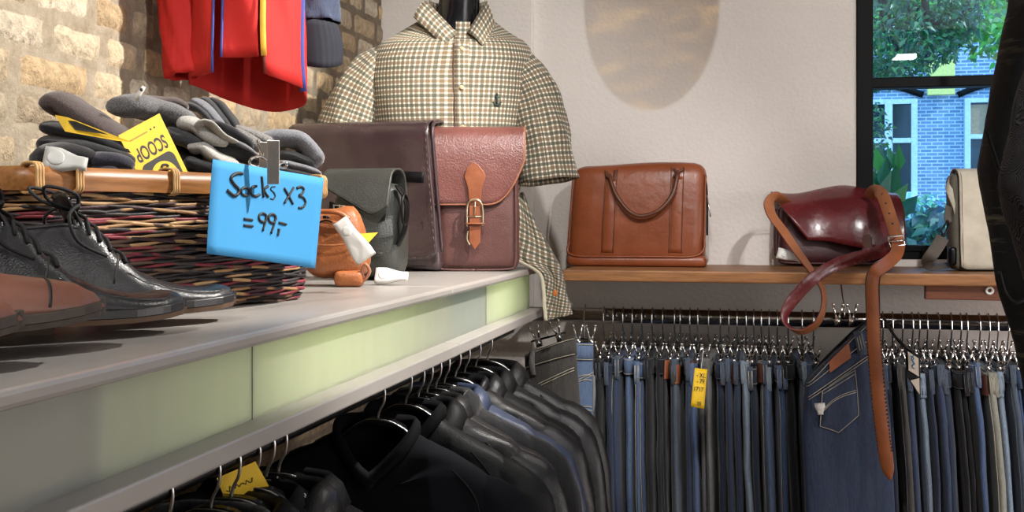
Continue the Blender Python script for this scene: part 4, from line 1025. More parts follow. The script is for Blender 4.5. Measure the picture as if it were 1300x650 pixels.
g.tube([c + ax_ * a + up * b for a, b in ((-.02, -.013), (.02, -.013), (.02, .013), (-.02, .013))], .003, 6, closed=True); g.tube([c - ax_ * .02, c + ax_ * .024 - V((0, .004, 0))], .002, 6); g.obj('buckle', M['chrome'], rb, True, True)
a_, b_ = pd(988, 321, 2.985), pd(1015, 329, 2.985)
hard_tag('white security tag clipped low on the end of the red messenger bag', (a_ + b_) / 2, b_ - a_, V((-.3, -1, .3)), .066, .030, .016)
# ---- canvas bag by the window
def canvas():
    t = NT('canvas'); v = t.coord((700, 700, 700)); wv = t.noise(v, 1., 2); v2 = t.coord((1, 1, 1)); f = t.noise(v2, 18., 5)
    c = t.ramp(f, [(.3, rgb(186, 178, 160)), (.7, rgb(212, 204, 186))]); t.bsdf(c, .9, 0, t.bump(wv, .4, .001), .2, 0, .1); return t.m
CV = canvas(); CVd = plain('canvas_grey', rgb(112, 108, 98), .9, bscale=500, bump=.4); WEB = plain('webbing', rgb(84, 76, 70), .8, bscale=700, bump=.5)
loc = pZ(1236, 344.5, ZS); cb = thing('canvas_bag', 'upright beige canvas bag on the shelf in front of the window', 'bag', loc + V((.01, .05, 0)), math.radians(6))
def fn(p):
    h = clamp(p.z / .27 + .5, 0, 1); return V((p.x * (1.08 - .2 * h) - .018 * (h - .2), p.y * (1.1 - .3 * h), p.z))
g = G(); g.puff(.125, .09, .265, .022, 7, fn, (0, 0, .133)); g.obj('body', CVd, cb)
g = G()
P = [(.05, .19), (.044, .255), (.02, .276), (-.02, .276), (-.05, .25), (-.053, .15), (-.060, .006)]
rows, ed, sl, sr = flap(g, .118, P, lambda u: 1. - .02 * max(0, abs(u) - .7) ** 2 / .09, 18, lambda z: 1.13 - .26 * z / .27)
for i in range(len(g.v)): p = g.v[i]; g.v[i] = p + V((.012 - .018 * (p.z / .27 - .2), -.002 - .003 * noise.noise(p * 20), 0))
g.obj('flap', CV, cb, True, solid=.0035)
g = G(); g.tube([p + V((.016 - .018 * (p.z / .27 - .2), -.004, .003)) for p in ed], .001, 4); g.tube([p + V((.018 - .018 * (p.z / .27 - .2), -.005, 0)) for p in sl[8:]], .001, 4); g.obj('stitching', plain('canvas_thread', rgb(150, 142, 124), .9, bump=0), cb)
g = G(); g.tube(cr([pd(*p) for p in ((1216, 220, 3.0), (1222, 217, 2.99), (1228, 219, 2.99), (1224, 222, 2.985), (1217, 221, 2.99))], 4, True), .0024, 6, closed=True); g.tube([pd(1213, 220, 3.0), pd(1229, 219, 2.99)], .0018, 6); g.obj('top_clip', M['steel'], cb, True, True)
g = G(); g.grid([[pd(x, y, d) for x, y, d in r] for r in (((1211, 218, 3.02), (1204, 226, 3.0), (1200, 240, 2.99)), ((1215, 228, 2.99), (1209, 240, 2.975), (1204, 250, 2.97)), ((1216, 246, 2.985), (1213, 256, 2.97), (1210, 264, 2.965)), ((1217, 268, 2.985), (1214, 272, 2.975), (1212, 276, 2.97)))]); g.obj('side_flap', CV, cb, True, True, solid=.004)
g = G(); screen_strap(g, [(1205, 262, 2.97), (1203, 272, 2.96), (1204, 282, 2.955)], .02, .003, [30, 30, 30]); g.obj('strap_keeper', WEB, cb, True, True)
g = G(); g.tube(cr([pd(*p) for p in ((1203, 280, 2.95), (1199, 286, 2.945), (1195, 292, 2.94), (1198, 298, 2.94), (1201, 292, 2.94), (1204, 284, 2.95))], 4, True), .0022, 6, closed=True); g.ball(pd(1197, 299, 2.94), .006, 7); g.obj('carabiner', M['blackm'], cb, True, True)
g = G(); screen_strap(g, [(1197, 301, 2.935), (1192, 310, 2.93), (1184, 322, 2.915), (1178, 331, 2.93), (1181, 336, 2.96), (1190, 337.5, 2.98), (1200, 337, 3.0), (1210, 335, 3.02)], .034, .003, [8, 8, 10, 25, 60, 75, 75, 75], 6); g.obj('shoulder_strap', WEB, cb, True, True)
g = G(); g.puff(.022, .03, .05, .008, 3, None, (0, 0, 0)); g.xf(Matrix.Translation(pd(1209, 325, 2.975))); g.obj('side_buckle', M['blackm'], cb, True, True)
# ================================================================== CLOTHES
# ---- checked shirt on a black torso form
def plaid():
    t = NT('checked_cotton'); tc = t.n('ShaderNodeTexCoord'); sx = t.n('ShaderNodeSeparateXYZ'); t.l(tc.outputs['UV'], sx.inputs[0])
    def stripes(o, per=.0245):
        a = t.math('FRACT', t.math('DIVIDE', o, per))
        def band(c, w): return t.math('LESS_THAN', t.math('ABSOLUTE', t.math('SUBTRACT', a, c)), w)
        return band(.26, .16), band(.76, .16)
    u1, u2 = stripes(sx.outputs[0]); v1, v2 = stripes(sx.outputs[1])
    cream = rgb(226, 218, 196); brown = rgb(104, 82, 60); green = rgb(72, 74, 62)
    c = t.mix(t.math('MULTIPLY', u1, .74), cream, brown); c = t.mix(t.math('MULTIPLY', u2, .8), c, green)
    c = t.mix(t.math('MULTIPLY', v1, .72), c, brown); c = t.mix(t.math('MULTIPLY', v2, .8), c, green)
    vv = t.coord(); nm = t.bump(t.noise(vv, 900., 2), .2, .0006); nm = t.bump(t.noise(vv, 13., 4), .5, .012, nm)
    t.bsdf(c, .9, 0, nm, .15, 0, .1); return t.m
PL = plaid(); PLB = plain('placket_brown', rgb(92, 64, 50), .8)
sc0 = pd(570, 275, 2.865); sc0.z = ZC; sx_ = V((CS, SN, 0)); sy_ = V((-SN, CS, 0))
mq = thing('mannequin', 'glossy black torso mannequin wearing the checked shirt', 'mannequin', (sc0.x, sc0.y, ZC), TH)
MB_ = plain('mannequin_black', rgb(18, 18, 20), .18, bump=0)
g = G(); g.loft([sring(a, b, z, 24, 2.2, c, 0) for z, a, b, c in ((0, .10, .085, 0), (.012, .10, .085, 0), (.03, .13, .08, 0), (.2, .14, .075, 0), (.4, .15, .085, 0), (.52, .14, .07, 0), (.585, .105, .052, .01), (.64, .058, .045, .02), (.67, .055, .052, .025), (.74, .052, .05, .03), (.79, .06, .055, .032))]); g.obj('torso', MB_, mq)
st = thing('checked_shirt', 'short-sleeved cream and olive checked shirt on the black mannequin', 'shirt', (sc0.x, sc0.y, ZC), TH)
NB = 64
prof = [(.03, .19, .108), (.10, .192, .113), (.2, .195, .118), (.3, .203, .122), (.4, .214, .123), (.48, .224, .118), (.54, .226, .108), (.575, .212, .098), (.605, .182, .087), (.63, .14, .078), (.652, .105, .07), (.67, .085, .066)]
def sring2(z, a, b):
    out = []
    for k in range(NB):
        an = -PI / 2 + 2 * PI * k / NB; c, s_ = math.cos(an), math.sin(an)
        x = a * math.copysign(abs(c) ** .85, c); y = b * math.copysign(abs(s_) ** .9, s_)
        hz = z + (-.006 if z > .6 else 0)
        w = .0045 * math.sin(an * 9 + z * 26) * clamp((.45 - z) / .3, .15, 1) + .006 * noise.noise(V((x * 9, y * 9, z * 9)))
        if z > .55 and s_ < 0: hz -= .05 * (-s_) ** 2 * clamp((z - .58) / .08, 0, 1)
        out.append(V((x + .02 * clamp((z - .5) / .15, 0, 1) + w * c, y + w * s_, hz)))
    return out
zz = [(lerp(prof[i][0], prof[i + 1][0], q / 3), lerp(prof[i][1], prof[i + 1][1], q / 3), lerp(prof[i][2], prof[i + 1][2], q / 3)) for i in range(len(prof) - 1) for q in range(3)] + [prof[-1]]
rows = [sring2(p[0], p[1] * .95, p[2]) for p in zz]; per = 1.14
cum = [0.]
for a, b in zip(zz, zz[1:]): cum.append(cum[-1] + math.hypot(b[0] - a[0], (b[1] - a[1]) * .8))
g = G(); g.grid(rows, False, True, uv=lambda i, j: (per * (j / NB), cum[i])); g.obj('body', PL, st, True, solid=.002)
def fs(x, z, o=.0):    # point on the shirt front
    best = None
    for i in range(len(rows)):
        for j in range(NB):
            p = rows[i][j]
            if p.y < .02:
                d = (p.x - x) ** 2 + (p.z - z) ** 2
                if best is None or d < best[0]: best = (d, p)
    return V((x, best[1].y - o, z))
def limb(name, path, rad, par, mat, per, flat=.85):
    P = cr(path, 5); m = len(P); r = [interp([(k / (len(rad) - 1), q) for k, q in enumerate(rad)], i / (m - 1)) for i in range(m)]; g = G(); n = 28; ringsl = []; nn = V((0, -1, 0)); ln = 0.; lns = []
    for i in range(m):
        t_ = (P[min(i + 1, m - 1)] - P[max(i - 1, 0)]).normalized(); a = (nn - t_ * nn.dot(t_)).normalized(); b = t_.cross(a)
        if i: ln += (P[i] - P[i - 1]).length
        lns.append(ln); ringsl.append([P[i] + a * (r[i] * flat * math.cos(2 * PI * k / n)) + b * (r[i] * math.sin(2 * PI * k / n)) + (a * math.cos(2 * PI * k / n) + b * math.sin(2 * PI * k / n)) * (.006 * noise.noise(V((i * .35, k * .5, per))) + .004 * math.sin(k * 1.3 + i * .9)) for k in range(n)])
    g.grid(ringsl, False, True, uv=lambda i, j: (per * j / n, lns[min(i, m - 1)])); return g.obj(name, mat, par, True, solid=.002)
limb('sleeve', [(.125, .0, .555), (.172, -.003, .525), (.214, -.012, .455), (.242, -.03, .34), (.258, -.042, .225)], (.035, .056, .070, .074, .078), st, PL, .46)
limb('sleeve', [(-.110, 0, .555), (-.168, -.003, .525), (-.222, -.008, .46), (-.264, -.014, .35), (-.29, -.02, .25)], (.035, .058, .074, .080, .084), st, PL, .46)
g = G()
for k, (x, zt) in enumerate(((.024, .635),)):
    rws = []
    for i in range(30):
        z = .05 + (zt - .05) * i / 29; rws.append([fs(x + .004 * math.sin(z * 9) + dx, z, .003) for dx in (.0, .012, .024, .036)])
    g.grid(rws, uv=lambda i, j: (j * .012, i * .02))
g.obj('placket', PL, st, True, solid=.003)
g = G(); g.tube([fs(.022 + .004 * math.sin(z * 9), z, .002) for z in [.05 + .56 * i / 30 for i in range(31)]], .0022, 5); g.obj('placket_edge', PLB, st)
for z in (.56, .46, .36, .27):
    g = G(); p = fs(.042 + .004 * math.sin(z * 9), z, .006); g.loft([[p + V((.0055 * k * math.cos(a * PI / 6), y, .0055 * k * math.sin(a * PI / 6))) for a in range(12)] for k, y in ((1, 0), (1, -.0015), (.7, -.002))]); g.obj('button', plain('shirt_button', rgb(176, 150, 116), .35), st)
def cflap(pts, name):
    g = G(); nI = 8; a, b, c, d = [V(p) for p in pts]
    g.grid([[a.lerp(b, i / nI).lerp(d.lerp(c, i / nI), j / 5) + V((0, -.010 * math.sin(PI * j / 5), .004 * math.sin(PI * j / 5))) for j in range(6)] for i in range(nI + 1)], uv=lambda i, j: (i * .012, j * .013)); return g.obj(name, PL, st, True, solid=.004)
cflap([(-.062, -.015, .70), (.026, -.075, .602), (-.006, -.098, .566), (-.088, -.06, .648)], 'collar')
cflap([(.100, -.015, .70), (.052, -.078, .605), (.090, -.098, .567), (.122, -.05, .628)], 'collar')
g = G(); g.grid([[V((.022 + .074 * math.cos(a) * k, .01 + .066 * math.sin(a) * k, z)) for a in [PI * (-.12 + 1.24 * i / 16) for i in range(17)]] for k, z in ((1.05, .652), (1., .675), (1.0, .705))], uv=lambda i, j: (j * .014, i * .02)); g.obj('collar_stand', PL, st, True, solid=.003)
# small dark anchor emblem on the chest
g = G(); p0 = fs(.128, .43, .004); EM = plain('emblem_thread', rgb(44, 62, 58), .8)
g.tube([p0 + V((0, 0, .011)), p0 + V((0, 0, -.011))], .0026, 6); g.tube(cr([p0 + V((-.010, 0, -.004)), p0 + V((-.006, 0, -.011)), p0 + V((0, 0, -.013)), p0 + V((.006, 0, -.011)), p0 + V((.010, 0, -.004))], 3), .0026, 6); g.tube([p0 + V((-.006, 0, .006)), p0 + V((.006, 0, .006))], .002, 6); g.ball(p0 + V((0, 0, .014)), .0035, 7); g.obj('emblem', EM, st)
# tail falling over the counter end
tr = [((650, 246), (664, 244), 2.78, 2.86), ((650, 275), (680, 284), 2.77, 2.85), ((650, 303), (697, 312), 2.76, 2.85), ((653, 327), (711, 338), 2.76, 2.86), ((684, 346), (716, 354), 2.79, 2.87), ((690, 368), (719, 372), 2.80, 2.865), ((691, 388), (724, 388), 2.80, 2.86), ((693, 407), (727, 399), 2.80, 2.855)]
rws = []
for (a, b, d0, d1) in tr:
    rws.append([pd(lerp(a[0], b[0], j / 12), lerp(a[1], b[1], j / 12), lerp(d0, d1, j / 12) + .012 * math.sin(j * 1.1 + a[1] * .02)) for j in range(13)])
cols = [cr([r[j] for r in rws], 4) for j in range(13)]; rws = [[cols[j][i] for j in range(13)] for i in range(len(cols[0]))]
g = G(); g.grid(rws, uv=lambda i, j: (j * .0075 + i * .004, i * .0125 - j * .002)); g.obj('shirt_tail', PL, st, True, True, solid=.0025)
g = G(); g.strap([rws[i][0].lerp(rws[i][1], .3) - V((0, .006, 0)) for i in range(11, len(rws))], V((1, 0, .3)), .009, .003); g.obj('tail_hem', plain('hem_cream', rgb(206, 196, 174), .9), st, True, True)
g = G(); p = pd(705, 372, 2.785); g.loft([[p + V((.0065 * k * math.cos(a * PI / 6), y, .0085 * k * math.sin(a * PI / 6))) for a in range(12)] for k, y in ((1, 0), (1, -.003), (.6, -.004))]); g.obj('button', plain('orange_button', rgb(190, 108, 42), .35), st, True, True)
# ---- red jacket and blue denim jacket on the brick wall
RD = plain('red_cotton', rgb(176, 20, 13), .8, var=.06, nscale=9., bump=.5, bscale=60.); RDl = plain('red_lining', rgb(150, 30, 26), .8)
rj0 = pd(315, 60, 2.18); rj = thing('red_jacket', 'bright red jacket with blue piping hanging open on the brick wall', 'jacket', rj0, TH)
def rjp(an, z):
    a = .108 + .012 * clamp((.1 - z) / .3, 0, 1); x = a * math.cos(an); y = .095 * math.sin(an)
    w = .006 * math.sin(an * 7 + z * 20); return V((x * (1 + w * 3), y + w, z))
def hem(an): return -.098 - .012 * math.sin(an) + .012 * math.cos(an * 2 + .6) - .01 * math.cos(an)
def sheet(name, a0, a1, zt, zbf, mat=RD, off=0., n=24, par=rj):
    g = G(); rws = [[rjp(lerp(a0, a1, i / n), lerp(zt, zbf(lerp(a0, a1, i / n)), j / 14)) * 1 + V((0, off, 0)) for j in range(15)] for i in range(n + 1)]
    g.grid(rws); g.obj(name, mat, par, True, solid=.0025); return rws
D = math.radians
back = sheet('back_panel', D(-8), D(188), .30, lambda a: hem(a) + .004)
fl = sheet('front_panel', D(188), D(246), .30, lambda a: hem(a) + .012 + .02 * (a - D(188)))
fm = sheet('front_panel', D(256), D(292), .30, lambda a: hem(a) + .062)
fr = sheet('front_panel', D(297), D(352), .30, lambda a: hem(a) + .028 - .02 * math.sin((a - D(297)) * 2))
BLU = plain('blue_piping', rgb(52, 62, 132), .7)
for nm, e in (('piping', fl[-1]), ('piping', fm[0]), ('piping', back[0][:15])):
    g = G(); g.strap([p + V((0, -.004, 0)) for p in e], V((1, 0, 0)), .0045 if e is not back[0][:15] and e[0].x < .09 else .014, .003); g.obj(nm, BLU, rj)
g = G(); g.strap([p + V((.012, -.008, .0)) for p in fm[-1][:15]], V((1, 0, 0)), .011, .002); g.obj('zip_tape', plain('yellow_tape', rgb(226, 172, 60), .7), rj)
g = G(); g.tube([p + V((.003, -.006, 0)) for p in fr[0]], .003, 6); g.obj('zip', plain('dark_zip', rgb(96, 24, 22), .5), rj)
sl = limb('sleeve', [(-.115, .0, .30), (-.135, -.01, .15), (-.128, -.02, .02), (-.118, -.03, -.062)], (.042, .036), rj, RD, 1.7, .75)
g = G(); g.tube(cr([V((0, .06, .30)), V((0, .07, .42)), V((0, .16, .47)), V((0, .20, .44))], 5), .003, 7); g.tube(cr([V((-.12, .05, .26)), V((-.06, .055, .295)), V((0, .06, .31)), V((.06, .055, .295)), V((.12, .05, .26))], 5), .008, 8); g.obj('hanger_hook', M['blackm'], rj)
DB = denim('dark_blue_denim', rgb(46, 54, 74), .4); RB = plain('navy_rib', rgb(24, 26, 36), .9, bscale=900)
dj0 = pd(392, 30, 2.3); dj = thing('denim_jacket', 'dark blue denim jacket sleeve with a black ribbed cuff hanging on the wall', 'jacket', dj0, TH)
limb('sleeve', [(-.03, .05, .30), (-.02, .03, .18), (.005, .01, .06), (.013, 0, -.002)], (.075, .050), dj, DB, 2.2, .8)
g = G(); rws = []
for i in range(9):
    z = .004 - .083 * i / 8; rws.append([V((.008 + .010 * i / 8 + (.050 + .006 * math.sin(PI * i / 8)) * math.cos(a) * (1 - .0 * i) + .0016 * math.cos(a * 26), .038 * math.sin(a), z + .018 * math.sin(a) * i / 8 - .006 * math.cos(a))) for a in [2 * PI * k / 80 for k in range(80)]])
g.grid(rws, False, True); g.obj('cuff', RB, dj, True, solid=.003)
g = G(); rws = [[V((x, .05 + .03 * math.sin(x * 30), lerp(.3, -.02 + .03 * (x + .1) * 3, j / 8))) for j in range(9)] for x in [-.13 + .02 * i for i in range(7)]]; g.grid(rws); g.obj('body', DB, dj, True, solid=.004)
g = G(); g.strap([V((-.085, .03, .22)), V((-.08, .028, .08)), V((-.078, .03, .0))], V((1, 0, 0)), .014, .002); g.obj('hang_tab', M['greytag'], dj)
g = G(); g.tube(cr([V((-.06, .05, .30)), V((-.06, .06, .42)), V((-.06, .16, .47)), V((-.06, .2, .44))], 5), .003, 7); g.obj('hanger_hook', M['blackm'], dj)
# ---- hangers and jackets under the counter
HB = plain('hanger_black', rgb(20, 20, 21), .22, bump=0); CH = M['chrome']
def hook_pts(neck, c, r=.0145):
    pts = [V((0, 0, neck)), V((.004, 0, neck + .02)), V((.011, 0, (neck + c) / 2 + .006)), V((r, 0, c - .006))]
    return pts + [V((r * math.cos(a), 0, c + r * math.sin(a))) for a in [PI * i / 8 for i in range(1, 9)]] + [V((-r, 0, c - .008))]
def jacket_hanger(lab):
    root = thing('coat_hanger', lab, 'hanger', (0, 0, 0), 0, 'hangers on the jacket rail')
    c = ZJ - (H - .352) ; g = G(); g.tube(cr(hook_pts(0, c, .0135), 4), .0021, 7); g.obj('hook', M['steel'], root)
    g = G(); P = cr([V((-.195, 0, -.118)), V((-.15, .004, -.088)), V((-.09, .010, -.046)), V((-.035, .01, -.006)), V((0, 0, .004)), V((.035, .01, -.006)), V((.09, .010, -.046)), V((.15, .004, -.088)), V((.195, 0, -.118))], 5)
    g.strap(P, V((0, 1, .15)), .017, .010); g.obj('shoulder_bar', HB, root)
    g = G(); g.tube([p + V((0, -.008, .0045)) for p in P if abs(p.x) < .1], .0011, 5); g.obj('edge_trim', M['steel'], root); return root
def jacket(lab, mat, rib, collar, hw=.225, hd=.042, ln=.62, quilt=False, seed=0):
    root = thing('jacket', lab, 'jacket', (0, 0, 0), 0, 'dark jackets on the rail under the counter')
    n = 40; rws = []; rs = random.Random(seed)
    lv = [(-.008, .062, .035), (-.022, .085, .038), (-.042, .125, .036), (-.066, .175, .034), (-.092, .212, .034), (-.125, .225, .038), (-.18, .228, hd), (-.30, .23, hd), (-.45, .235, hd), (-ln, .235, hd)]
    kx = hw / .225
    for z, a, b in lv:
        r_ = []
        for k in range(n):
            an = 2 * PI * k / n; c, s_ = math.cos(an), math.sin(an)
            x = a * kx * math.copysign(abs(c) ** .9, c); y = b * math.copysign(abs(s_) ** .8, s_)
            dz = -.085 * max(0, -s_) * max(0, 1 - abs(x) / .11) if z > -.05 else -.04 * max(0, -s_) * max(0, 1 - abs(x) / .12) if z > -.07 else 0
            w = .009 * noise.noise(V((x * 15, y * 14 + seed, z * 13))) + .005 * noise.noise(V((x * 40, seed, z * 36))) + .003 * math.sin(x * 60 + seed) * (1 if z < -.15 else .2)
            if quilt: w += .003 * abs(math.sin(z * 90))
            r_.append(V((x + w * c, y + w * s_ * 1.2, z + dz)))
        rws.append(r_)
    fine = []
    for a, b in zip(rws, rws[1:]):
        for q in range(3): fine.append([p.lerp(r, q / 3) for p, r in zip(a, b)])
    fine.append(rws[-1]); g = G(); g.grid(fine, False, True); g.obj('body', mat, root, True, solid=.002)
    # collar: band following the neck line, folded outwards
    nk = rws[0]; g = G(); cw = .05 if collar != 'rib' else .03; R2 = []
    for q, (up, out) in enumerate(((0, 0), (.012 if collar != 'rib' else .016, .002), (.016 if collar != 'rib' else .024, .010), (.002, .026), (-.022, .036)) if collar != 'rib' else ((0, 0), (.012, .002), (.022, .005), (.014, .011), (-.002, .012))):
        R2.append([p + V((math.cos(2 * PI * k / n) * out, math.sin(2 * PI * k / n) * out * .8 - (.004 if math.sin(2 * PI * k / n) < 0 else 0), up)) for k, p in enumerate(nk)])
    g.grid(R2, False, True, skip=lambda i, j: abs((j + .5) / n - .75) < (.03 if collar != 'rib' else .012)); g.obj('collar', rib, root, True, solid=.003)
    for s_ in (-1, 1):
        P = cr([(s_ * hw * .66, 0, -.090), (s_ * hw * .90, -.002, -.122), (s_ * hw * 1.03, -.006, -.175), (s_ * hw * 1.11, -.010, -.28), (s_ * hw * 1.15, -.014, -.42), (s_ * hw * 1.16, -.018, -ln + .03)], 4); m = len(P); rn = []; nn = V((0, -1, 0))
        for i in range(m):
            t_ = (P[min(i + 1, m - 1)] - P[max(i - 1, 0)]).normalized(); a = (nn - t_ * nn.dot(t_)).normalized(); b = t_.cross(a); r0 = interp([(0, .012), (.12, .030), (.3, .046), (.6, .046), (1, .04)], i / (m - 1))
            rn.append([P[i] + a * (r0 * .68 * math.cos(2 * PI * k / 16)) + b * (r0 * 1.15 * math.sin(2 * PI * k / 16)) + (a * math.cos(2 * PI * k / 16) + b * math.sin(2 * PI * k / 16)) * (.006 * noise.noise(V((i * .5, k * .7, seed + s_)))) for k in range(16)])
        g = G(); g.loft(rn, True, True); g.obj('sleeve', mat, root)
        g = G(); sm_ = [V((s_ * x, -.040, z)) for x, z in ((hw * .62, -.060), (hw * .80, -.11), (hw * .84, -.2), (hw * .80, -.3))]; g.tube(cr(sm_, 4), .0022, 5); g.obj('shoulder_seam', rib, root)
    g = G(); g.tube([V((.002 + .004 * math.sin(z * 20), -hd - .004 + (.004 if z > -.14 else 0), z)) for z in [-.11 - .5 * i / 16 for i in range(17)]], .003, 6); g.obj('zip', M['steel'] if rs.random() < .3 else BLK, root)
    return root
K1 = leather('jacket_black', rgb(20, 20, 22), .38, 450, .25, .3, .0, .34, .15, rgb(40, 40, 42)); K2 = leather('jacket_charcoal', rgb(29, 28, 29), .42, 450, .3, .3, 0, .36, .2, rgb(52, 50, 50)); K3 = leather('jacket_blue', rgb(50, 58, 78), .42, 420, .2, .3, .0, .35, .3, rgb(90, 102, 124))
K4 = denim('jacket_black_denim', rgb(24, 25, 28), .25); K5 = plain('jacket_navy_cotton', rgb(14, 15, 20), .9, spec=.15); KR = plain('rib_black', rgb(14, 14, 16), .9, bscale=800, bump=.4, spec=.15); K6 = leather('jacket_matt', rgb(18, 19, 20), .52, 500, .3, .2, 0, .18)
jy = lambda px: (lambda r: XJ * r.y / r.x)(ray(px, 300))
specs = [(618, K2, K2, 'shirt', 'quilted-shoulder black leather jacket, last on the rail at the counter end', True), (603, K1, K6, 'shirt', 'black leather biker jacket, second from the far end of the rail', False), (589, K6, K1, 'shirt', 'plain black leather jacket, third from the far end of the rail', False), (577, K1, K1, 'rib', 'black leather jacket just behind the blue-grey one', False), (563, K3, K3, 'shirt', 'blue-grey leather jacket among the black jackets', False), (552, K4, K4, 'shirt', 'black denim jacket just in front of the blue-grey leather one', False), (541, K2, K2, 'shirt', 'charcoal leather jacket with green-lit collar, seventh from the far end', False), (530, K1, K6, 'shirt', 'black leather jacket with wide collar, eighth from the far end', False), (514, K6, KR, 'rib', 'matt black jacket with ribbed collar, second from the gap in the rail', False), (479, K5, KR, 'rib', 'black bomber jacket with ribbed collar facing the gap in the rail', False),
         (352, K6, K6, 'shirt', 'black jacket at the far side of the yellow tag under the ledge', False), (336, K1, K1, 'shirt', 'black leather jacket holding the yellow paper tag at its hanger', False), (318, K5, KR, 'rib', 'dark navy jacket just in front of the yellow paper tag', False), (292, K6, K6, 'shirt', 'matt black jacket, third of those nearest under the ledge', False), (266, K4, K4, 'shirt', 'black denim jacket, second of those nearest under the ledge', False), (205, K1, K1, 'shirt', 'black leather jacket nearest on the rail at the bottom edge', False)]
h0 = None
for i, (px, m_, rb_, col, lab, qt) in enumerate(specs):
    y = jy(px); hl = 'black coat hanger of the ' + ' '.join(lab.replace(',', '').split()[:11])
    if h0 is None: h0 = jacket_hanger(hl); hg = h0
    else: hg = copy_tree(h0); hg['label'] = hl
    rz = R.uniform(-.06, .06); hg.location = (XJ, y, H - .352); hg.rotation_euler = (0, 0, rz)
    j = jacket(lab, m_, rb_, col, .222 + R.uniform(-.008, .012), .028, .66, qt, i * 7 + 1); j.location = (XJ, y, H - .356); j.rotation_euler = (0, 0, rz)
tg = thing('price_tag', 'yellow paper tag with faint handwriting hanging among the near jacket hangers', 'tag', pd(305, 600, 1.36))
a, b, c, d = pd(275, 607, 1.35), pd(324, 586, 1.385), pd(345, 624, 1.40), pd(289, 643, 1.36); g = G(); g.plate([a, b, c, d], (0, 1, 0), .0006); g.obj('paper', YEL, tg, False, True)
g = G()
def tp_(u, v_): return a.lerp(b, u).lerp(d.lerp(c, u), v_) - V((0, .0012, 0))
g.tube([tp_(.12 + .05 * i, .5 + .10 * math.sin(i * 2.3) * (1 if i % 3 else .3)) for i in range(14)], .0007, 5); g.tube([tp_(.58 + .04 * i, .8 + .06 * math.sin(i * 3.1)) for i in range(7)], .0007, 5); g.obj('lettering', INK, tg, True, True)
# ---- jeans on clip hangers
JC = {'navy': denim('jeans_navy', rgb(38, 46, 64), .3), 'dark': denim('jeans_dark', rgb(48, 58, 80), .35), 'mid': denim('jeans_mid', rgb(82, 100, 130), .4), 'blue': denim('jeans_blue', rgb(64, 82, 114), .4), 'light': denim('jeans_light', rgb(122, 138, 156), .4),
      'grey': denim('jeans_grey', rgb(96, 95, 94), .25), 'black': denim('jeans_black', rgb(30, 30, 33), .2), 'slate': denim('jeans_slate', rgb(70, 80, 94), .3), 'khaki': denim('jeans_khaki', rgb(132, 132, 122), .3), 'char': denim('jeans_charcoal', rgb(62, 60, 58), .3)}
JW = {'navy': 'navy', 'dark': 'dark blue', 'mid': 'mid-blue', 'blue': 'blue', 'light': 'pale blue', 'grey': 'grey', 'black': 'black', 'slate': 'slate blue', 'khaki': 'grey-green', 'char': 'charcoal'}
THR = plain('denim_thread', rgb(186, 178, 156), .8, bump=0); THD = plain('denim_thread_dark', rgb(92, 96, 104), .8, bump=0); PAT = leather('leather_patch', rgb(150, 82, 48), .6, 300, .2, .25); PAD = leather('leather_patch_dark', rgb(88, 46, 34), .6, 300, .2, .25)
def clip(g, y, s=1.):
    g.box((0, y, -.012), (.012, .013, .016)); g.box((0, y, .0), (.007, .012, .012))
def jeans_hanger(lab):
    root = thing('clip_hanger', lab, 'hanger', (0, 0, 0), 0, 'clip hangers on the jeans rail')
    r = .0255; pts = [V((0, 0, -.088)), V((.001, .0, -.070)), V((.0, -.012, -.05)), V((0, -r, -.022)), V((0, -r, 0))] + [V((0, -r * math.cos(a), r * math.sin(a))) for a in [PI * i / 8 for i in range(1, 9)]] + [V((0, r, -.014))]
    g = G(); g.tube(cr(pts, 3), .0023, 6); g.obj('hook', CH, root)
    g = G(); g.tube([V((0, -.145, -.092)), V((0, .145, -.092))], .003, 6); g.obj('bar', M['blackm'], root)
    for y in (-.135, .125):
        g = G(); g.box((0, y, -.108), (.013, .014, .022)); g.box((0, y, -.094), (.009, .016, .012))
        for s_ in (-1, 1):
            g.tube([V((s_ * .002, y - .004, -.098)), V((s_ * .007, y - .006, -.082)), V((s_ * .011, y - .008, -.066))], [.0035, .003, .003], 6); g.ball((s_ * .0115, y - .009, -.063), .0042, 6)
        g.obj('clip', CH, root)
    return root
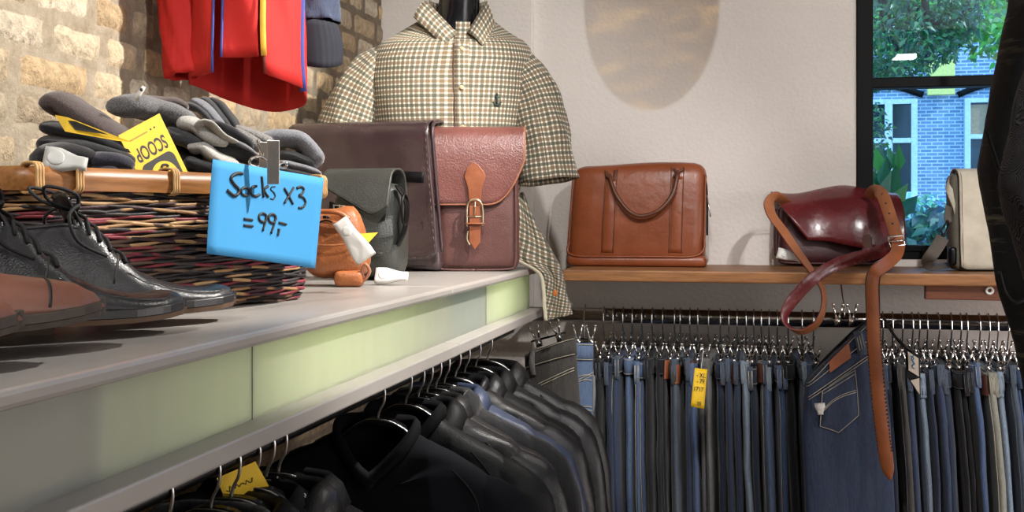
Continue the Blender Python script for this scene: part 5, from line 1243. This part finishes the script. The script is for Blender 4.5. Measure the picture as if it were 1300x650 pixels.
def jeans(lab, key, w, lean, seed, loop=True, patch=None, light=False, top=0.):
    rs = random.Random(seed); m = JC[key]; root = thing('jeans', lab, 'jeans', (0, 0, 0), 0, 'jeans hanging from the rail')
    L = 1.04; hx = w / 2; lv = [0, -.012, -.042, -.05, -.09, -.14, -.2, -.28, -.38, -.5, -.62, -.74, -.86, -.95, -L]
    def yf(z): return interp([(-L, -.105), (-.6, -.135), (-.28, -.172), (-.14, -.176), (-.045, -.158), (0, -.152)], z)
    def cx(z, s_): return lean * (-z) + s_ * hx * .48 + .004 * noise.noise(V((seed * 3.1, z * 5, s_))) * (1 - math.exp(z * 6))
    two = w > .027 and rs.random() < .55
    for s_ in ((-1, 1) if two else (0,)):
        rn = []; n = 22; dph = rs.uniform(-.012, .012); ed = []
        for z in lv:
            r_ = []; h = hx * (.50 if two else .92) * (1. if z > -.05 else 1.04 + .10 * noise.noise(V((seed, z * 7, s_ * 5)))); f = yf(z) + dph; b = .165 - .05 * (-z)
            for k in range(n):
                a = 2 * PI * k / n; c, s2 = math.cos(a), math.sin(a)
                x = h * math.copysign(abs(c) ** .75, c); y = (f + b) / 2 + (b - f) / 2 * math.copysign(abs(s2) ** .35, s2)
                x += .0035 * noise.noise(V((y * 22, z * 9, seed + s_ * 3))) * (1 if z < -.05 else .2)
                r_.append(V((cx(z, s_) + x, y, z)))
            rn.append(r_); ed.append(min(r_, key=lambda p: p.y))
        g = G(); g.loft(rn); g.obj('leg', m, root)
        if rs.random() < .75:
            g = G(); fine = cr(ed[3:], 3); ox = rs.choice((-1, 1)) * h * .45; g.tube([p + V((ox, .0035, 0)) for p in fine], .0008, 4); g.obj('side_seam', THR if light else THD, root)
    # waistband round both legs
    def wr(z, k): return [V((lean * (-z) + (hx * .99 + k) * math.copysign(abs(math.cos(a)) ** .6, math.cos(a)), .004 + (.160 + k) * math.copysign(abs(math.sin(a)) ** .35, math.sin(a)), z)) for a in [2 * PI * q / 26 for q in range(26)]]
    g = G(); g.grid([wr(-.043, .0015), wr(-.043, .003), wr(-.02, .0036), wr(.003, .003), wr(.004, .001), wr(-.02, -.002)], False, True); g.obj('waistband', m, root)
    g = G()
    for z in (-.0405, -.001): g.tube([p for p in wr(z, .0036)][14:26], .0008, 4)
    g.obj('waist_stitching', THR if light else THD, root)
    if loop:
        for q in range(rs.choice((1, 1, 2))):
            bx_ = rs.uniform(-.35, .35) * w; g = G(); y0 = -.160
            g.strap(cr([V((bx_, y0 + .002, .005)), V((bx_, y0 - .006, -.0)), V((bx_ + lean * .03, y0 - .0085, -.03)), V((bx_ + lean * .055, y0 - .006, -.052)), V((bx_ + lean * .06, y0 - .001, -.058))], 3), V((1, 0, 0)), .0125, .0028); lp_ = g.obj('belt_loop', JC[{'navy': 'slate', 'dark': 'slate', 'mid': 'light', 'blue': 'mid'}.get(key, key)], root)
            g = G()
            for s_ in (-1, 1): g.tube([V((bx_ + s_ * .0045, y0 - .0095, -.004)), V((bx_ + s_ * .0045 + lean * .05, y0 - .0095, -.05))], .0007, 4)
            g.obj('loop_stitching', THR if light else THD, lp_)
    if patch:
        sd = patch; g = G(); x0 = sd * hx * 1.05
        g.strap([V((x0 - sd * .006, -.166, -.002)), V((x0 + sd * .003, -.150, -.004)), V((x0 + sd * .006, -.12, -.008)), V((x0 + sd * .005, -.09, -.010))], V((0, 0, 1)), .052, .0024); g.xf(Matrix.Translation((0, 0, -.026))); g.obj('leather_patch', PAT if rs.random() < .55 else PAD, root)
    return root
# (pixel column at waist height, colour, width m, patch side, light stitching, drop)
J = [(757, 'black', .030, 0, 0, .01), (770, 'navy', .030, 0, 0, .02), (783, 'dark', .030, 0, 1, 0), (795, 'mid', .026, 0, 1, .004), (808, 'blue', .030, 0, 1, .014), (822, 'black', .026, 0, 0, .0), (836, 'black', .036, 1, 0, .0), (852, 'char', .022, 1, 0, .012), (859, 'slate', .030, 0, 0, .004), (872, 'dark', .030, 1, 0, .0), (882, 'blue', .020, 0, 0, .014),
     (897, 'grey', .044, 0, 0, .0), (912, 'navy', .024, 1, 0, .008), (924, 'dark', .032, 0, 0, .0), (935, 'dark', .026, -1, 0, .006), (946, 'light', .026, 0, 1, .004), (957, 'navy', .028, 0, 1, .02), (967, 'slate', .024, -1, 1, .002), (977, 'mid', .026, 0, 1, .02), (988, 'blue', .028, 0, 1, .014), (1003, 'black', .030, -1, 0, .004), (1021, 'mid', .046, 0, 1, .002), (1036, 'black', .026, 0, 0, .01),
     (1121, 'light', .022, 0, 1, .016), (1129, 'navy', .026, 0, 0, .004), (1142, 'char', .032, 0, 0, .0), (1155, 'dark', .034, 0, 0, .008), (1168, 'light', .028, 0, 0, .024), (1177, 'navy', .028, 0, 0, .014), (1188, 'dark', .036, 0, 0, .0), (1203, 'navy', .036, -1, 0, .012), (1220, 'black', .042, 0, 0, .014), (1233, 'black', .022, -1, 0, .006), (1241, 'blue', .034, 0, 1, -.008), (1258, 'khaki', .034, -1, 1, .016), (1270, 'light', .026, 0, 0, .014), (1282, 'slate', .028, 0, 0, -.004), (1296, 'blue', .030, 0, 0, .008), (1312, 'dark', .034, 0, 0, .0)]
ORD = ['first', 'second', 'third', 'fourth', 'fifth', 'sixth', 'seventh', 'eighth', 'ninth', 'tenth', 'eleventh', 'twelfth', 'thirteenth', 'fourteenth', 'fifteenth', 'sixteenth']
def place_name(i):
    px = J[i][0]
    if px < 880: k = sum(1 for q in J if px < q[0] < 890); return (ORD[k] + ' pair left of the yellow tag')
    if px == 897: return 'hanging right behind the long yellow tag'
    if px < 1050: k = sum(1 for q in J if 897 < q[0] < px); return (ORD[k] + ' pair right of the yellow tag')
    k = sum(1 for q in J if 1050 < q[0] < px); return (ORD[k] + ' pair right of the hanging tan strap')
hj = None
for i, (px, key, w, pt, lt, drop) in enumerate(J):
    pos = pY(px, 440, YR - .16); pn = place_name(i); x = pos.x
    if hj is None: hj = jeans_hanger('chrome clip hanger of the jeans, ' + pn); hg = hj
    else: hg = copy_tree(hj); hg['label'] = 'chrome clip hanger of the jeans, ' + pn
    gp = []
    if i and px - J[i - 1][0] < 60: gp.append(px - J[i - 1][0])
    if i < len(J) - 1 and J[i + 1][0] - px < 60: gp.append(J[i + 1][0] - px)
    w = min(w, .95 * sum(gp) / len(gp) * 2.98 / 1385)
    hg.location = (x, YR, ZR + .0 - drop * .0); ry = R.uniform(-.03, .03); hg.rotation_euler = (0, 0, R.uniform(-.05, .05))
    lean = .015 + .07 * clamp((px - 860) / 450, 0, 1) + R.uniform(-.008, .008)
    adj = ', ' if pn.startswith('hang') else ' jeans, '
    o = jeans(JW[key] + (' stitched' if lt else '') + (' jeans with a leather patch, ' if pt else ' jeans, ') + pn, key, w, lean, i + 3, R.random() < .85, pt, lt)
    o.location = (x, YR, ZR - .104 - drop); o.rotation_euler = (0, 0, R.uniform(-.05, .05))
# ---- jeans turned so that a whole side faces out
def wide_jeans(lab, key, W, pos, rz, light, tilt, patchx, L=1.0, pocket=True, flare=1.18, droop=0.):
    m = JC[key]; root = thing('jeans', lab, 'jeans', pos, (0, tilt, rz), 'jeans turned to show a whole side'); th = light
    def fr(x, z): 
        k = lerp(1, flare, clamp(-z / .25, 0, 1)); u = clamp(.5 - x / W, 0, 1); zd = z; z = z - droop * u ** 1.25 * math.exp(min(0, zd) * 5.5); return V((x * k, -.016 - .010 * math.sin(PI * clamp(-z / .4, 0, 1)) * math.cos(x / W * 2.6) + .006 * noise.noise(V((x * 9, z * 5, W * 9))), z))
    n = 26
    def ring(z, kx=1., ky=1.):
        out = []
        for q in range(n):
            a = 2 * PI * q / n; c, s_ = math.cos(a), math.sin(a); x = W / 2 * kx * math.copysign(abs(c) ** .5, c); p = fr(x, z); out.append(V((p.x, (p.y if s_ < 0 else -p.y) * abs(s_) ** .6 * ky, p.z)))
        return out
    lv = [-.0, -.02, -.042, -.06, -.1, -.15, -.2, -.27, -.35, -.45, -.6, -.8, -L]
    g = G(); g.loft([ring(z) for z in lv]); g.obj('leg', m, root)
    g = G(); g.grid([ring(-.043, 1.01, 1.05), ring(-.043, 1.02, 1.2), ring(-.02, 1.025, 1.25), ring(.003, 1.02, 1.2), ring(.003, 1.0, .9)], False, True); g.obj('waistband', m, root)
    g = G()
    for z in (-.0405, 0.): g.tube([p + V((0, -.004, 0)) for p in ring(z, 1.02, 1.2)[13:26]], .0009, 4)
    g.obj('waist_stitching', th, root)
    def F(x, z, o=.004): p = fr(x, z); return V((p.x, p.y - o, p.z))
    if pocket:
        px0, pw, pz, ph = patchx - .062, .084, -.10, .17
        ol = [(px0, pz - .012), (px0 + pw, pz), (px0 + pw, pz - ph * .80), (px0 + pw * .45, pz - ph * 1.02), (px0 - .004, pz - ph * .82)]
        g = G(); cx_ = sum(p[0] for p in ol) / 5; cz_ = sum(p[1] for p in ol) / 5; rws = []
        edge = []
        for a, b in zip(ol, ol[1:] + ol[:1]): edge += [(lerp(a[0], b[0], t / 6), lerp(a[1], b[1], t / 6)) for t in range(6)]
        for k in (1., .96, .6, .25, .02): rws.append([F(cx_ + (x - cx_) * k, cz_ + (z - cz_) * k, .002 if k == 1 else .0055) for x, z in edge])
        g.grid(rws, False, True); pk = g.obj('back_pocket', m, root)
        g = G(); g.tube([F(cx_ + (x - cx_) * .965, cz_ + (z - cz_) * .965, .006) for x, z in edge], .0009, 4, closed=True)
        arc = [(px0 + .004, pz - .085), (px0 + pw * .3, pz - .066), (px0 + pw * .6, pz - .060), (px0 + pw - .004, pz - .062)]
        g.tube(cr([F(x, z, .006) for x, z in arc], 4), .0009, 4); g.tube(cr([F(x, z - .006, .006) for x, z in arc], 4), .0009, 4); g.tube(cr([F(px0 + .004, pz - .028, .006), F(px0 + pw - .004, pz - .014, .006)], 3), .0009, 4); g.obj('pocket_stitching', th, pk)
    g = G(); yk = [F(-W * .48 + W * .96 * i / 10, -.075 - .035 * (1 - i / 10.), .0025) for i in range(11)]; g.tube(yk, .001, 4); g.tube([p + V((0, -.0005, -.007)) for p in yk], .0009, 4); g.obj('yoke_stitching', th, root)
    return root, F
pos = pd(1067, 420, 2.86)
wj, Fw = wide_jeans('dark blue jeans turned outwards with a tan patch and back pocket', 'dark', .195, V((pos.x, pos.y, pd(1085, 405, 2.86).z)), math.radians(14), THR, math.radians(-3), -.0, 1.0, True, 1.2, .16)
g = G(); a = [Fw(x, z, .010) for x, z in ((-.046, .004), (.008, .002), (.012, -.056), (-.044, -.056))]; g.plate(a, (0, -1, 0), .002); g.obj('leather_patch', PAT, wj, False, bevel=.001)
g = G(); g.strap(cr([Fw(.035, .006, .006), Fw(.035, -.002, .013), Fw(.038, -.04, .014), Fw(.04, -.062, .010), Fw(.04, -.066, .004)], 3), V((1, 0, 0)), .024, .004); lo = g.obj('belt_loop', JC['slate'], wj)
g = G()
for dx in (-.006, 0, .006): g.tube([Fw(.035 + dx, -.004, .0165), Fw(.039 + dx, -.05, .017)], .0008, 4)
g.obj('loop_stitching', THR, lo)
def front_hanger(lab, pos, rz, w=.07, tilt=0.):
    root = thing('clip_hanger', lab, 'hanger', pos, (0, tilt, rz), 'clip hangers on the jeans rail')
    g = G(); g.tube([V((-w, 0, 0)), V((w, 0, 0))], .003, 6); g.obj('bar', M['blackm'], root)
    g = G(); g.tube(cr([V((0, 0, 0)), V((0, 0, .03)), V((-.002, .02, .06)), V((0, .05, .09))], 4), .0018, 6); g.obj('hook', CH, root)
    for x in (-w * .6, w * .6):
        g = G(); g.box((x, 0, -.008), (.014, .016, .022))
        for s_ in (-1, 1): g.tube([V((x + s_ * .003, -.002, 0)), V((x + s_ * .008, -.006, .018)), V((x + s_ * .012, -.008, .034))], .0032, 6); g.ball((x + s_ * .0125, -.008, .037), .0042, 6)
        g.obj('clip', CH, root)
    return root
front_hanger('chrome clip hanger of the turned dark blue jeans with the tan patch', pd(1072, 404, 2.89), .1, .03)
hard_tag('white security tag on the turned dark blue jeans, right of its pocket', pd(1041, 519, 2.80), V((.1, 0, -1)), V((0, -1, .2)), .03, .026, .014)
pos = pd(698, 444, 2.93)
wk, Fk = wide_jeans('charcoal grey jeans turned outwards beside the end of the counter', 'char', .14, V((pos.x, pos.y, pd(700, 430, 2.93).z)), math.radians(-6), THR, math.radians(-3), 0, .95, False, 1.1, .045)
g = G()
for x in (-.045,): g.strap([Fk(x, .004, .007), Fk(x, -.03, .011), Fk(x + .003, -.07, .008)], V((1, 0, 0)), .015, .004)
g.obj('belt_loop', JC['grey'], wk)
front_hanger('chrome clip hanger of the charcoal grey jeans by the counter end', pd(696, 428, 2.95), -.1, .05, math.radians(-16))
pos = pd(738, 444, 3.0)
wm, Fm = wide_jeans('bright mid-blue jeans with pale seams beside the charcoal grey pair', 'mid', .065, V((pos.x, pos.y, pd(738, 436, 3.0).z)), math.radians(12), THR, math.radians(2), 0, 1.0, False, 1.3)
g = G(); 
for z in (-.085, -.098, -.17, -.18): g.tube([Fm(-.028 + .0056 * i, z - .003 * math.sin(i * .6), .003) for i in range(11)], .0011, 4)
g.tube([Fm(-.022, z_, .003) for z_ in (-.07, -.15, -.3, -.5)], .0011, 4); g.obj('seam_stitching', THR, wm)
g = G(); g.plate([Fm(x, z, .008) for x, z in ((-.036, .002), (-.022, 0), (-.022, -.05), (-.036, -.046))], (0, -1, 0), .002); g.obj('leather_patch', PAT, wm, False)
front_hanger('chrome clip hanger of the bright mid-blue jeans with pale seams', pd(742, 430, 3.0), .1, .03)
# ---- paper tag and fabric label among the jeans
tg = thing('price_tag', 'long yellow paper tag with handwritten sizes on the grey jeans', 'tag', pd(888, 490, 2.83))
ta, tb, tc_, td = pd(882, 467, 2.83), pd(898, 469, 2.84), pd(894, 519, 2.83), pd(877, 516, 2.82)
g = G(); g.grid([[ta.lerp(tb, u / 4).lerp(td.lerp(tc_, u / 4), v_ / 8) + V((0, -.004 * math.sin(v_ / 8 * PI) - .003 * (u == 2), 0)) for v_ in range(9)] for u in range(5)]); g.obj('paper', YEL, tg, True, True, solid=.0005)
def tq(u, v_): return ta.lerp(tb, u).lerp(td.lerp(tc_, u), v_) + V((0, -.009, 0))
Mt = frame(tq(.5, .5), tb - ta, ta - td); g = G()
for body, u, v_, sz in (('- XL', .56, .16, .018), ('- 79', .56, .31, .017), ('1717', .45, .52, .017), ('28', .60, .88, .014)):
    q = text_geo(body, sz, Matrix.Identity(4)); 
    Mq = Mt.copy(); Mq.translation = tq(u, v_); q.xf(Mq @ Matrix.Scale(.85, 4, V((1, 0, 0)))); g.add(q.v, q.f)
g.obj('lettering', INK, tg, False, True)
g = G(); g.tube([pd(890, 469, 2.835), pd(892, 452, 2.86), pd(893, 440, 2.9)], .0008, 5); g.obj('string', M['white'], tg, True, True)
fb = thing('fabric_label', 'black-framed beige fabric label with a blue mark among the right-hand jeans', 'label card', pd(1160, 470, 2.72))
def fq(px, py, d=2.74): return pd(px, py, d)
g = G(); g.plate([fq(1149, 440, 2.71), fq(1168, 452, 2.74), fq(1169, 506, 2.74), fq(1160, 492, 2.73), fq(1151, 478, 2.71)], (0, 1, 0), .002); g.obj('backing', M['black'], fb, False, True)
BG = plain('beige_fabric', rgb(168, 158, 144), .9); g = G(); g.plate([fq(1152.5, 446, 2.706), fq(1166, 455, 2.73), fq(1166.5, 478, 2.73), fq(1153.5, 470, 2.71)], (0, -1, 0), .001); g.obj('upper_panel', BG, fb, False, True)
g = G(); g.plate([fq(1156, 483, 2.71), fq(1167, 480, 2.73), fq(1167.5, 501, 2.73), fq(1161, 491, 2.72)], (0, -1, 0), .001); g.obj('lower_panel', BG, fb, False, True)
g = G(); BM = plain('blue_mark', rgb(52, 92, 122), .8)
for pts in (((1156, 452), (1160, 455), (1158, 458), (1161, 462), (1157, 464)), ((1160, 451), (1157, 456), (1160, 460), (1158, 466), (1161, 468))): g.tube(cr([fq(x, y, 2.703) for x, y in pts], 3), .0016, 5)
g.obj('printed_mark', BM, fb, True, True)
g = G(); g.tube(cr([fq(1158, 446, 2.72), fq(1142, 434, 2.72), fq(1130, 418, 2.84), fq(1122, 404, 2.96)], 5), .004, 7); g.obj('hang_loop', M['blackm'], fb, True, True)
# ---- dark garments at the right edge
def chalk():
    t = NT('black_chalked'); v = t.coord((3, 3, 26)); v.node.inputs['Rotation'].default_value = (0, .5, .3)
    f = t.noise(v, 2.4, 7, .7); k = t.ramp(f, [(.56, (0, 0, 0, 1)), (.64, (.6, .6, .6, 1))]); v2 = t.coord(); q = t.ramp(t.noise(v2, 5., 3), [(.46, (0, 0, 0, 1)), (.58, (1, 1, 1, 1))])
    c = t.mix(t.math('MULTIPLY', k, q), rgb(22, 22, 24), rgb(120, 112, 92)); nm = t.bump(t.noise(v2, 9., 4), .7, .02); t.bsdf(c, .7, 0, t.bump(t.noise(v2, 600., 2), .2, .001, nm), .3); return t.m
def paisley():
    t = NT('black_paisley'); v = t.coord(); n_ = t.n('ShaderNodeTexNoise'); n_.inputs['Scale'].default_value = 16.; t.l(v, n_.inputs['Vector'])
    w = t.n('ShaderNodeTexVoronoi'); w.inputs['Scale'].default_value = 26.; mx = t.mix(.06, v, n_.outputs['Color']); t.l(mx, w.inputs['Vector'])
    s_ = t.math('SINE', t.math('MULTIPLY', w.outputs['Distance'], 95.)); k = t.ramp(s_, [(.45, (0, 0, 0, 1)), (.7, (1, 1, 1, 1))])
    t.bsdf(t.mix(k, rgb(26, 25, 28), rgb(62, 58, 64)), .75, 0, t.bump(s_, .5, .002), .3); return t.m
def side_coat(lab, left, d, mat, depth, right, seed, name):
    root = thing(name, lab, 'coat', pd(right, 200, d), 0); rws = []
    P = left; n = 26
    for i in range(40):
        y = lerp(P[0][1], P[-1][1], i / 39); x = None
        for a, b in zip(P, P[1:]):
            if a[1] <= y <= b[1]: t = (y - a[1]) / (b[1] - a[1]); t = t * t * (3 - 2 * t) * .4 + t * .6; x = lerp(a[0], b[0], t)
        l_, r_ = pd(x, y, d), pd(right, y, d); c = (l_ + r_) / 2; ex = (r_ - l_) / 2; ey = V((-SN, CS, 0)) * depth
        rws.append([c + ex * math.copysign(abs(math.cos(a)) ** .8, math.cos(a)) + ey * math.sin(a) * (1 + .25 * math.sin(a * 5 + y * .012 + seed)) + ex.normalized() * .004 * noise.noise(V((a * 2, y * .02, seed))) for a in [2 * PI * k / n for k in range(n)]])
    g = G(); g.loft(rws); g.obj('body', mat, root, True, True)
    return root
CHK = chalk(); PSL = paisley()
hc = side_coat('black chalk-streaked coat hanging tall at the right edge', [(1312, -170), (1288, -60), (1282, 0), (1271, 60), (1258, 120), (1246, 180), (1243, 215), (1251, 265), (1260, 315), (1266, 360), (1278, 398), (1290, 436), (1305, 500), (1320, 620)], 1.72, CHK, .05, 1430, 1., 'hanging_coat')
g = G(); pr = [pd(1268, 345, 1.668), pd(1276, 372, 1.668), pd(1288, 384, 1.665), pd(1300, 380, 1.665)]; g.tube(cr(pr, 5), .0035, 6); g.tube(cr([pd(1252, 165, 1.668), pd(1268, 215, 1.665), pd(1288, 270, 1.66), pd(1305, 300, 1.655)], 5), .003, 6); g.obj('seam', CHK, hc, True, True)
side_coat('black paisley-patterned garment in front of the chalk-streaked coat', [(1325, -170), (1318, 0), (1304, 80), (1296, 110), (1286, 150), (1277, 195), (1270, 238), (1277, 268), (1289, 305), (1302, 345), (1330, 420)], 1.5, PSL, .045, 1430, 4., 'hanging_coat')
cr_ = thing('clothes_rail', 'steel clothes rail carrying the two dark coats, above the view', 'rail', pd(1420, -175, 1.6))
g = G(); a = pd(1420, -178, 1.35); b = pd(1420, -150, 2.0); a.z = b.z = max(a.z, b.z) + .02; g.tube([a, b], .012, 12); 
for q in (a, b): g.tube([q, V((q.x, q.y, 2.74))], .006, 8)
g.obj('tube', M['rod'], cr_, True, True)
# ================================================================== LIGHT
def spot(name, loc, to, power, ang, blend=.6, size=.03, col=(1, .93, .84)):
    d = bpy.data.lights.new(name, 'SPOT'); d.energy = power; d.spot_size = math.radians(ang); d.spot_blend = blend
    d.shadow_soft_size = size; d.color = col
    o = bpy.data.objects.new(name, d); C.objects.link(o); o.location = loc
    o.rotation_euler = (V(to) - V(loc)).to_track_quat('-Z', 'Y').to_euler(); return o
def area(name, loc, to, power, sx, sy, col=(1, .95, .88)):
    d = bpy.data.lights.new(name, 'AREA'); d.shape = 'RECTANGLE'; d.size = sx; d.size_y = sy; d.energy = power; d.color = col
    o = bpy.data.objects.new(name, d); C.objects.link(o); o.location = loc
    o.rotation_euler = (V(to) - V(loc)).to_track_quat('-Z', 'Y').to_euler(); return o
WB = (1, .975, .955)
spot('track_spot', (.35, 2.05, 2.6), (-1.2, 1.95, H + .12), 255, 66, .35, .018, (1, .95, .88))
spot('track_spot', (.75, 1.05, 2.6), (.1, YW, H + .1), 71, 70, .7, .008, WB)
spot('track_spot', (-.75, .25, 2.62), (-.72, 1.2, H - .1), 54, 75, .7, .02, WB)
spot('track_spot', (-.1, 1.15, 2.62), (-.8, 2.7, H + .1), 84, 60, .7, .03, WB)
spot('track_spot', (.75, .75, 2.62), (.45, 3.0, H - .62), 62, 52, .8, .03, WB)
area('side_fill', (2.2, -.4, 1.7), (.5, YW, 1.1), 24, 1.2, 1.2, WB)  # unseen fill light added to brighten the jeans and the wall below the shelf
area('right_fill', (2.7, 2.1, 1.0), (.5, YW, 1.15), 40, .9, .9, (1, .93, .93))  # low unseen fill added to lift the right end of the under-shelf wall
area('ceiling_glow', (.6, .4, 2.7), (.6, .4, 0), 8, 2.0, 2.4, WB)
def led(y0, y1, p, col):
    area('led_strip', (-.82, (y0 + y1) / 2, H - .198), (0, (y0 + y1) / 2, H - .198), p, y1 - y0, .07, col).rotation_euler = (PI / 2, 0, -PI / 2)
led(-.3, .75, .012, (1, .9, .62)); led(1.04, 1.2, .10, (.95, 1, .6)); led(1.3, 1.62, .40, (.92, 1, .45)); led(1.66, 1.9, .24, (.9, 1, .5)); led(2.12, 2.3, .06, (.38, .95, .9)); led(2.42, 2.66, .48, (.88, 1, .46))
# unseen amber disc added in the wall spot's beam to cast the tinted oval shadow
da = thing('shadow_disc', 'oval amber disc added above the view to cast the tinted wall shadow', 'shadow caster', (0, 0, 0))
# ceiling luminaire that the window pane mirrors
lm = thing('ceiling_lamp', 'flat white ceiling lamp behind the viewpoint', 'lamp', (1.14, -2.07, 2.7))
g = G(); g.box((1.14, -2.07, 2.725), (.2, .36, .05)); g.obj('housing', M['white'], lm, False, True, bevel=.005)
t = NT('lamp_light'); e = t.n('ShaderNodeEmission'); e.inputs['Strength'].default_value = 25.; e.inputs['Color'].default_value = (1, .95, .88, 1); t.surf(e.outputs[0])
g = G(); g.box((1.14, -2.07, 2.697), (.16, .3, .006)); g.obj('diffuser', t.m, lm, False, True)
sc = bpy.context.scene
L1 = V((.75, 1.05, 2.6))
cw = pY(826, 10, YW); k = .55; cD = L1.lerp(cw, k); hw = (pY(912, 10, YW) - pY(740, 10, YW)).length / 2 * k; hh = (pY(826, 10, YW).z - pY(826, 140, YW).z) * k
t = NT('shadow_disc_amber'); v = t.coord((4, 1, 13)); v.node.inputs['Rotation'].default_value = (0, -.35, 0)
f = t.noise(v, 3.5, 6, .6)
tr = t.n('ShaderNodeBsdfTransparent'); t.l(t.ramp(f, [(.36, (.30, .19, .03, 1)), (.49, (.44, .30, .06, 1)), (.60, (1., .76, .24, 1))]), tr.inputs['Color'])
gl = t.n('ShaderNodeBsdfGlossy'); gl.inputs['Roughness'].default_value = .1; mx = t.n('ShaderNodeMixShader'); mx.inputs[0].default_value = .06
t.l(tr.outputs[0], mx.inputs[1]); t.l(gl.outputs[0], mx.inputs[2]); t.surf(mx.outputs[0])
da.location = cD; ROOTM[da.name] = Matrix.Translation(cD)
g = G(); g.loft([[cD + V((hw * s_ * math.cos(a * PI / 24), yy, hh * s_ * math.sin(a * PI / 24))) for a in range(48)] for s_, yy in ((.97, -.005), (1, 0), (.97, .005))]); g.obj('disc', t.m, da, True, True)
g = G(); g.tube([cD + V((0, 0, hh)), V((cD.x, cD.y, 2.75))], .001, 6); g.obj('cord', M['black'], da, True, True)
# daylight
w = bpy.data.worlds.new('day'); sc.world = w; w.use_nodes = True
bg = w.node_tree.nodes['Background']; bg.inputs['Color'].default_value = (.36, .66, 1., 1); bg.inputs['Strength'].default_value = 3.1
sd = bpy.data.lights.new('sun', 'SUN'); sd.energy = 2.2; sd.angle = .01; so_ = bpy.data.objects.new('sun', sd); C.objects.link(so_)
so_.location = (8, -4, 9); so_.rotation_euler = V((-.8, .3, -.7)).to_track_quat('-Z', 'Y').to_euler()
# ================================================================== CAMERA
cd = bpy.data.cameras.new('camera'); cam = bpy.data.objects.new('camera', cd); C.objects.link(cam)
cam.location = EYE; cam.rotation_euler = (PI / 2, 0, TH); cd.sensor_width = 36; cd.lens = F / 1300 * 36
cd.shift_x = 0; cd.shift_y = -(325 - HZ) / 1300; cd.clip_start = .02; sc.camera = cam
sc.view_settings.view_transform = 'Standard'; sc.view_settings.look = 'None'; sc.view_settings.exposure = 0.; sc.view_settings.gamma = 1
sc.cycles.use_denoising = True; sc.cycles.sample_clamp_indirect = 4.
